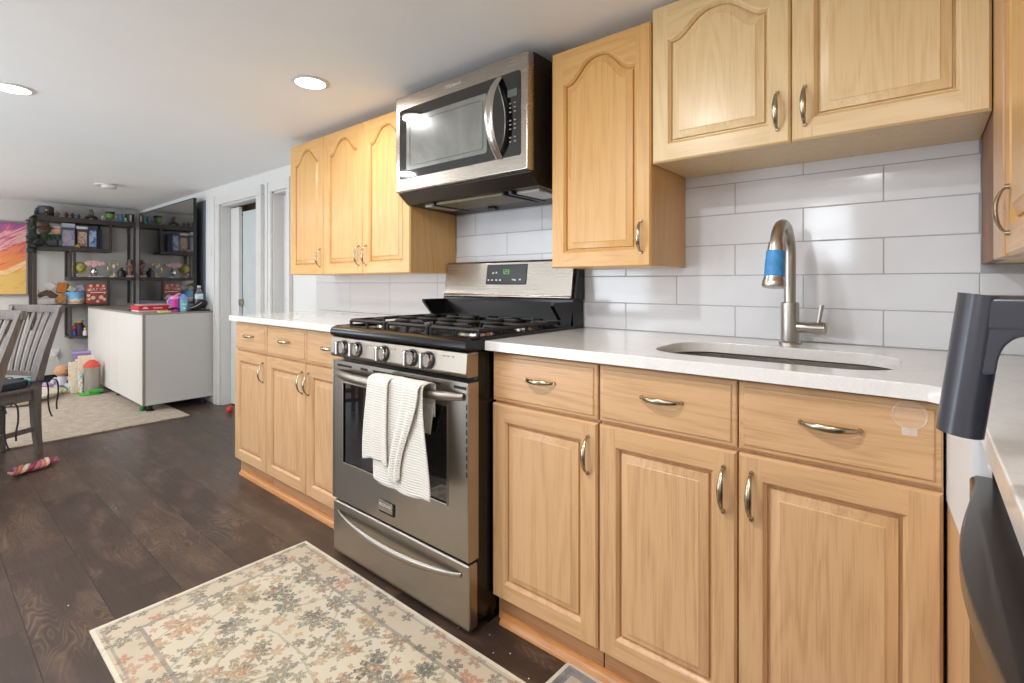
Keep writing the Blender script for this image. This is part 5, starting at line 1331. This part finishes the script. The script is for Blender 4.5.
# doll
dx, dy = -4.92, -.80
dl = thing('baby_doll', (dx, dy, CZ), 'bald baby doll in pale clothes sitting on the carpet against the wall', 'doll')
mb = MB().mat(cl('doll_cloth', 196, 196, 204))
mb.tube([(dx, dy, CZ + .045), (dx - .01, dy, CZ + .09), (dx - .02, dy + .005, CZ + .135)], [.045, .05, .035], 14)
for s in (-1, 1):
    mb.tube([(dx, dy + s * .03, CZ + .04), (dx + .06, dy + s * .05, CZ + .045), (dx + .11, dy + s * .05, CZ + .025)], [.03, .026, .02], 10)
    mb.tube([(dx - .015, dy + s * .04, CZ + .12), (dx + .02, dy + s * .075, CZ + .09), (dx + .05, dy + s * .07, CZ + .07)], [.02, .018, .016], 10)
mb.build('body', None, dl)
mb = MB().mat(cl('doll_skin', 208, 156, 118)).ball((dx - .01, dy + .005, CZ + .195), (.058, .062, .060), 20)
mb.ball((dx + .043, dy + .01, CZ + .183), (.010, .009, .008), 8).ball((dx - .01, dy - .052, CZ + .19), (.01, .008, .014), 8).ball((dx - .01, dy + .062, CZ + .19), (.01, .008, .014), 8)
mb.mat(M['dark']).ball((dx + .04, dy - .012, CZ + .2), (.006, .007, .006), 8).ball((dx + .04, dy + .032, CZ + .2), (.006, .007, .006), 8)
mb.mat(cl('doll_lip', 180, 100, 90)).ball((dx + .041, dy + .01, CZ + .168), (.006, .013, .004), 8)
mb.build('head', None, dl)
def soft(name, c, r, m, label, cat='toy', rot=None):
    mb = MB().mat(m).ball(c, r, 16, rot); o = mb.build(name); return tag(rebase(o, (c[0], c[1], c[2] - r[2])), label, cat)
c = thing('toy_bag', (-4.88, -.90, CZ), 'round pink toy pouch left of the baby doll', 'pouch')
MB().mat(cl('pink_pouch', 214, 150, 170)).ball((-4.88, -.925, CZ + .05), (.05, .042, .05), 16).build('pouch', None, c)
MB().mat(cl('lilac_flap', 190, 160, 200)).ball((-4.878, -.925, CZ + .078), (.053, .045, .026), 16).build('flap', None, c)
c = thing('toy_animal', (-4.66, -.77, CZ), 'small pale green plush lying in front of the cream carton', 'toy animal')
MB().mat(cl('pale_green_plush', 190, 206, 160)).ball((-4.67, -.822, CZ + .03), (.04, .03, .03), 14).build('body', None, c)
MB().mat(cl('pale_green_plush2', 200, 210, 150)).ball((-4.65, -.85, CZ + .05), (.022, .02, .02), 12).build('head', None, c)
soft('toy_ball', (-4.62, -.87, CZ + .018), (.026, .024, .018), cl('pink_toy', 220, 160, 186), 'small pink toy lying in front of the doll', 'toy')
soft('toy_ball', (-2.70, -.055, .027 + .0006), (.027, .027, .027), cl('red_ball', 206, 50, 36), 'small red ball on the floor at the foot of the white door frame', 'ball')
# cushion and teal folder
cu = MB().mat(cl('cream_cushion', 238, 230, 212))
def cf(s):
    def f(u, v):
        a, c_ = 2 * u - 1, 2 * v - 1
        hgt = .052 * max(0, (1 - a ** 4)) ** .5 * max(0, (1 - c_ ** 4)) ** .5
        return Vector((.25 * a * (1 - .08 * c_ * c_), .21 * c_ * (1 - .08 * a * a), .055 + s * hgt + .006 * math.sin(5 * a + 2 * c_)))
    return f
cu.grid(cf(1), 22, 20); cu.grid(cf(-1), 22, 20)
bmesh.ops.remove_doubles(cu.bm, verts=cu.bm.verts[:], dist=.0006); bmesh.ops.recalc_face_normals(cu.bm, faces=cu.bm.faces[:])
o = cu.build('floor_cushion'); o.location = (-4.50, -1.14, CZ); o.rotation_euler = (0, 0, math.radians(-38))
tag(o, 'cream floor cushion lying flat on the beige carpet behind the dining chair', 'cushion')
simple('folder', MB().mat(cl('teal_board', 120, 190, 190)).prism([(-1.06, CZ), (-.90, CZ), (-.985, CZ + .135), (-1.06, CZ + .15)], -5.06, -5.03, 'yz', .003), (-5.045, -.98, CZ), 'teal folded board leaning behind the cream cushion', 'board')
# braided scarf
mb = MB()
cols = [cl('scarf_red', 150, 50, 66), cl('scarf_cream', 226, 206, 190), cl('scarf_orange', 206, 124, 84), cl('scarf_mauve', 172, 104, 130)]
A, B_ = Vector((-2.135, -1.425, 0)), Vector((-2.245, -1.215, 0)); dv = B_ - A; nv = Vector((-dv.y, dv.x, 0)).normalized()
for k, m in enumerate(cols):
    P = []
    for i in range(31):
        q = i / 30; ph = q * 14 + k * PI / 2
        P.append(A + dv * q + nv * (.024 * math.sin(ph) + .012 * math.sin(q * 9)) + Vector((0, 0, .016 + .010 * math.cos(ph))))
    mb.mat(m).tube(P, [.010 * (0.4 + min(1, 6 * min(i, 30 - i) / 30)) for i in range(31)], 8)
o = mb.build('braided_scarf'); tag(rebase(o, (-2.19, -1.32, .0)), 'red, cream and orange braided cloth strip lying on the dark floor', 'scarf')
zmin = min(v.co.z for v in o.data.vertices); o.location.z += .0006 - zmin
mb = MB().mat(cl('crumb_white', 220, 214, 204))
for x, y in ((-2.33, -1.19), (-2.22, -1.11), (-2.45, -1.15), (.74, -.655), (.80, -.64), (.86, -.69), (.70, -.68), (.9, -.66), (-1.2, -1.15), (-.4, -1.45), (1.0, -.70)):
    r = random.uniform(.0011, .0026); mb.ball((x, y, r * .6 + .0002), (r, r * .8, r * .6), 8)
o = mb.build('crumbs'); tag(o, 'pale crumbs scattered on the dark floor', 'crumbs', kind='stuff')

# ================================================================== DINING CHAIRS
def chair(label):
    c = thing('dining_chair', (0, 0, 0), label, 'chair')
    W = M['chair']
    hw, tw_, lean = .150, .195, .095
    def stile(s):
        mb = MB().mat(W)
        P = [(s * hw, 0.0, .001), (s * hw, -.018, .22), (s * hw, -.022, .44), (s * (hw + .02), .02, .66), (s * tw_, lean, .945)]
        def sec(p, w, d): return [(p[0] - w, p[1] - d, p[2]), (p[0] + w, p[1] - d, p[2]), (p[0] + w, p[1] + d, p[2]), (p[0] - w, p[1] + d, p[2])]
        S4 = [sec(p, w, d) for p, w, d in zip(P, (.014, .018, .021, .019, .016), (.015, .02, .024, .019, .013))]
        bm = mb.bm; R = [[bm.verts.new(q) for q in s4] for s4 in S4]
        bm.faces.new(R[0]); bm.faces.new(R[-1][::-1])
        for a, b_ in zip(R, R[1:]):
            for i in range(4): bm.faces.new((a[i], a[(i + 1) % 4], b_[(i + 1) % 4], b_[i]))
        bmesh.ops.recalc_face_normals(bm, faces=bm.faces[:])
        return mb
    for s in (-1, 1): stile(s).build('rear_leg', None, c, local=True)
    for s in (-1, 1):
        mb = MB().mat(W); x = s * .185; y = -.41
        mb.prism([(x - .022, y - .022), (x + .022, y - .022), (x + .022, y + .022), (x - .022, y + .022)], .001, .42, 'xy', .003)
        for v in mb.bm.verts:
            if v.co.z < .1: v.co.x = x + (v.co.x - x) * .7; v.co.y = y + (v.co.y - y) * .7
        mb.build('front_leg', None, c, local=True)
    # seat and apron
    MB().mat(W).prism([(-.17, .0), (.17, .0), (.215, -.45), (-.215, -.45)], .421, .443, 'xy', .005).build('seat', None, c, local=True)
    mb = MB().mat(W)
    mb.box((-hw + .02, -.035, .36), (hw - .02, -.012, .4205), .002).box((-.165, -.425, .36), (.165, -.40, .4205), .002)
    for s in (-1, 1): mb.prism([(s * (hw - .008), -.04), (s * (hw + .010), -.04), (s * .194, -.39), (s * .176, -.39)], .36, .4205, 'xy', .001)
    mb.build('apron', None, c, local=True)
    for s in (-1, 1): MB().mat(W).prism([(s * (hw - .008), -.03), (s * (hw + .008), -.03), (s * .192, -.39), (s * .178, -.39)], .16, .19, 'xy', .001).build('stretcher', None, c, local=True)
    MB().mat(W).box((-hw + .01, -.215, .165), (hw + .02, -.195, .188), .002).build('stretcher', None, c, local=True)
    # rails and slats
    mb = MB().mat(W)
    def rail(z0, z1, w, y, th, bow=.012):
        n = 12; P = []
        for i in range(n + 1):
            k = i / n * 2 - 1; P.append((w * k, y + bow * (1 - k * k)))
        Q = [(a, b_ - th) for a, b_ in P][::-1]
        return P + Q
    m_ = Matrix.Identity(4)
    mb.prism(rail(0, 0, tw_ + .022, lean + .012, .024), .905, .955, 'xy', .004)
    mb.build('top_rail', None, c, local=True)
    MB().mat(W).prism(rail(0, 0, hw + .005, -.004, .02, .008), .505, .535, 'xy', .002).build('lower_rail', None, c, local=True)
    for i in range(6):
        k = (i + .5) / 6 * 2 - 1
        mb = MB().mat(W); bm = mb.bm; R = []
        for q in range(7):
            tq = q / 6; z = .53 + (.91 - .53) * tq; y = -.008 + (lean + .012) * tq ** 1.25 + .008 * (1 - k * k); x = k * (hw - .012 + (tw_ - hw) * tq)
            R.append([bm.verts.new(p) for p in ((x - .0125, y - .005, z), (x + .0125, y - .005, z), (x + .0125, y + .005, z), (x - .0125, y + .005, z))])
        bm.faces.new(R[0][::-1]); bm.faces.new(R[-1])
        for a, b_ in zip(R, R[1:]):
            for j in range(4): bm.faces.new((a[j], a[(j + 1) % 4], b_[(j + 1) % 4], b_[j]))
        bmesh.ops.recalc_face_normals(bm, faces=bm.faces[:])
        mb.build('slat', None, c, local=True)
    return c
def cushion(label):
    c = thing('seat_cushion', (0, 0, 0), label, 'cushion')
    MB().mat(M['dark_navy']).prism([(-.125, -.035), (.125, -.035), (.155, -.085), (.19, -.40), (.17, -.43), (-.17, -.43), (-.19, -.40), (-.155, -.085)], .4436, .490, 'xy', .014).build('pad', None, c, local=True)
    for s in (-1, 1):
        mb = MB().mat(M['dark_navy'])
        mb.tube([(s * .13, -.05, .475), (s * .178, -.035, .478), (s * .185, .01, .474), (s * .17, .03, .468)], .007, 8, .5, None, True, 4)
        mb.tube([(s * .17, .03, .468), (s * .176, .06, .474), (s * .182, .085, .455), (s * .186, .088, .38), (s * .184, .08, .32), (s * .188, .078, .275)], .007, 8, .4, (1, 0, 0), True, 5)
        mb.tube([(s * .17, .03, .468), (s * .176, .036, .42), (s * .178, .034, .34), (s * .182, .038, .28), (s * .186, .05, .235)], .007, 8, .4, (1, 0, 0), True, 5)
        mb.build('tie', None, c, local=True)
    return c
def place(o, x, y, deg):
    o.location = (x, y, 0); o.rotation_euler = (0, 0, math.radians(deg)); return o
ch = chair('grey-washed slatted dining chair at the far left, its whole back in view')
cu1 = cushion('dark navy tied seat cushion on the slatted dining chair')
ch2, cu2 = copy_tree(ch), copy_tree(cu1)
ch2['label'] = 'grey-washed dining chair cut off by the left edge of the picture'
cu2['label'] = 'dark navy seat cushion on the dining chair cut off by the left edge'
place(ch, -2.655, -1.335, 29); place(cu1, -2.655, -1.335, 29)
place(ch2, -1.945, -1.585, 24); place(cu2, -1.945, -1.585, 24)
for o in (cu1, cu2): o.location.z = 0.0

# ------------------------------------------------------------------ groups of repeats
GROUPS = {'wall_cabinet': 'oak wall cabinets', 'base_cabinet': 'oak base cabinets', 'countertop': 'white quartz countertops', 'floral_rug': 'floral rugs on the kitchen floor',
          'dining_chair': 'dining chairs at the left edge', 'seat_cushion': 'navy seat cushions on the dining chairs', 'snack_packet': 'packets in the pile on the fourth shelf',
          'game_case': 'flat cases on the second shelf', 'collectible_box': 'boxed collectibles on the second shelf', 'plush_toy': 'plush toys on the second shelf',
          'toy_figure': 'small figurines on the shelves', 'toddler_cup': 'sippy cups on the white storage cabinet'}
for o in COL.objects:
    if o.parent is None and 'group' not in o and o.name.split('.')[0] in GROUPS: o['group'] = GROUPS[o.name.split('.')[0]]
for o in COL.objects:
    if o.parent is None and o.get('group') == 'ceiling lights out of the picture': continue
    if o.parent is None and o.name.startswith('ceiling_light'): o['group'] = 'lit recessed ceiling lights'
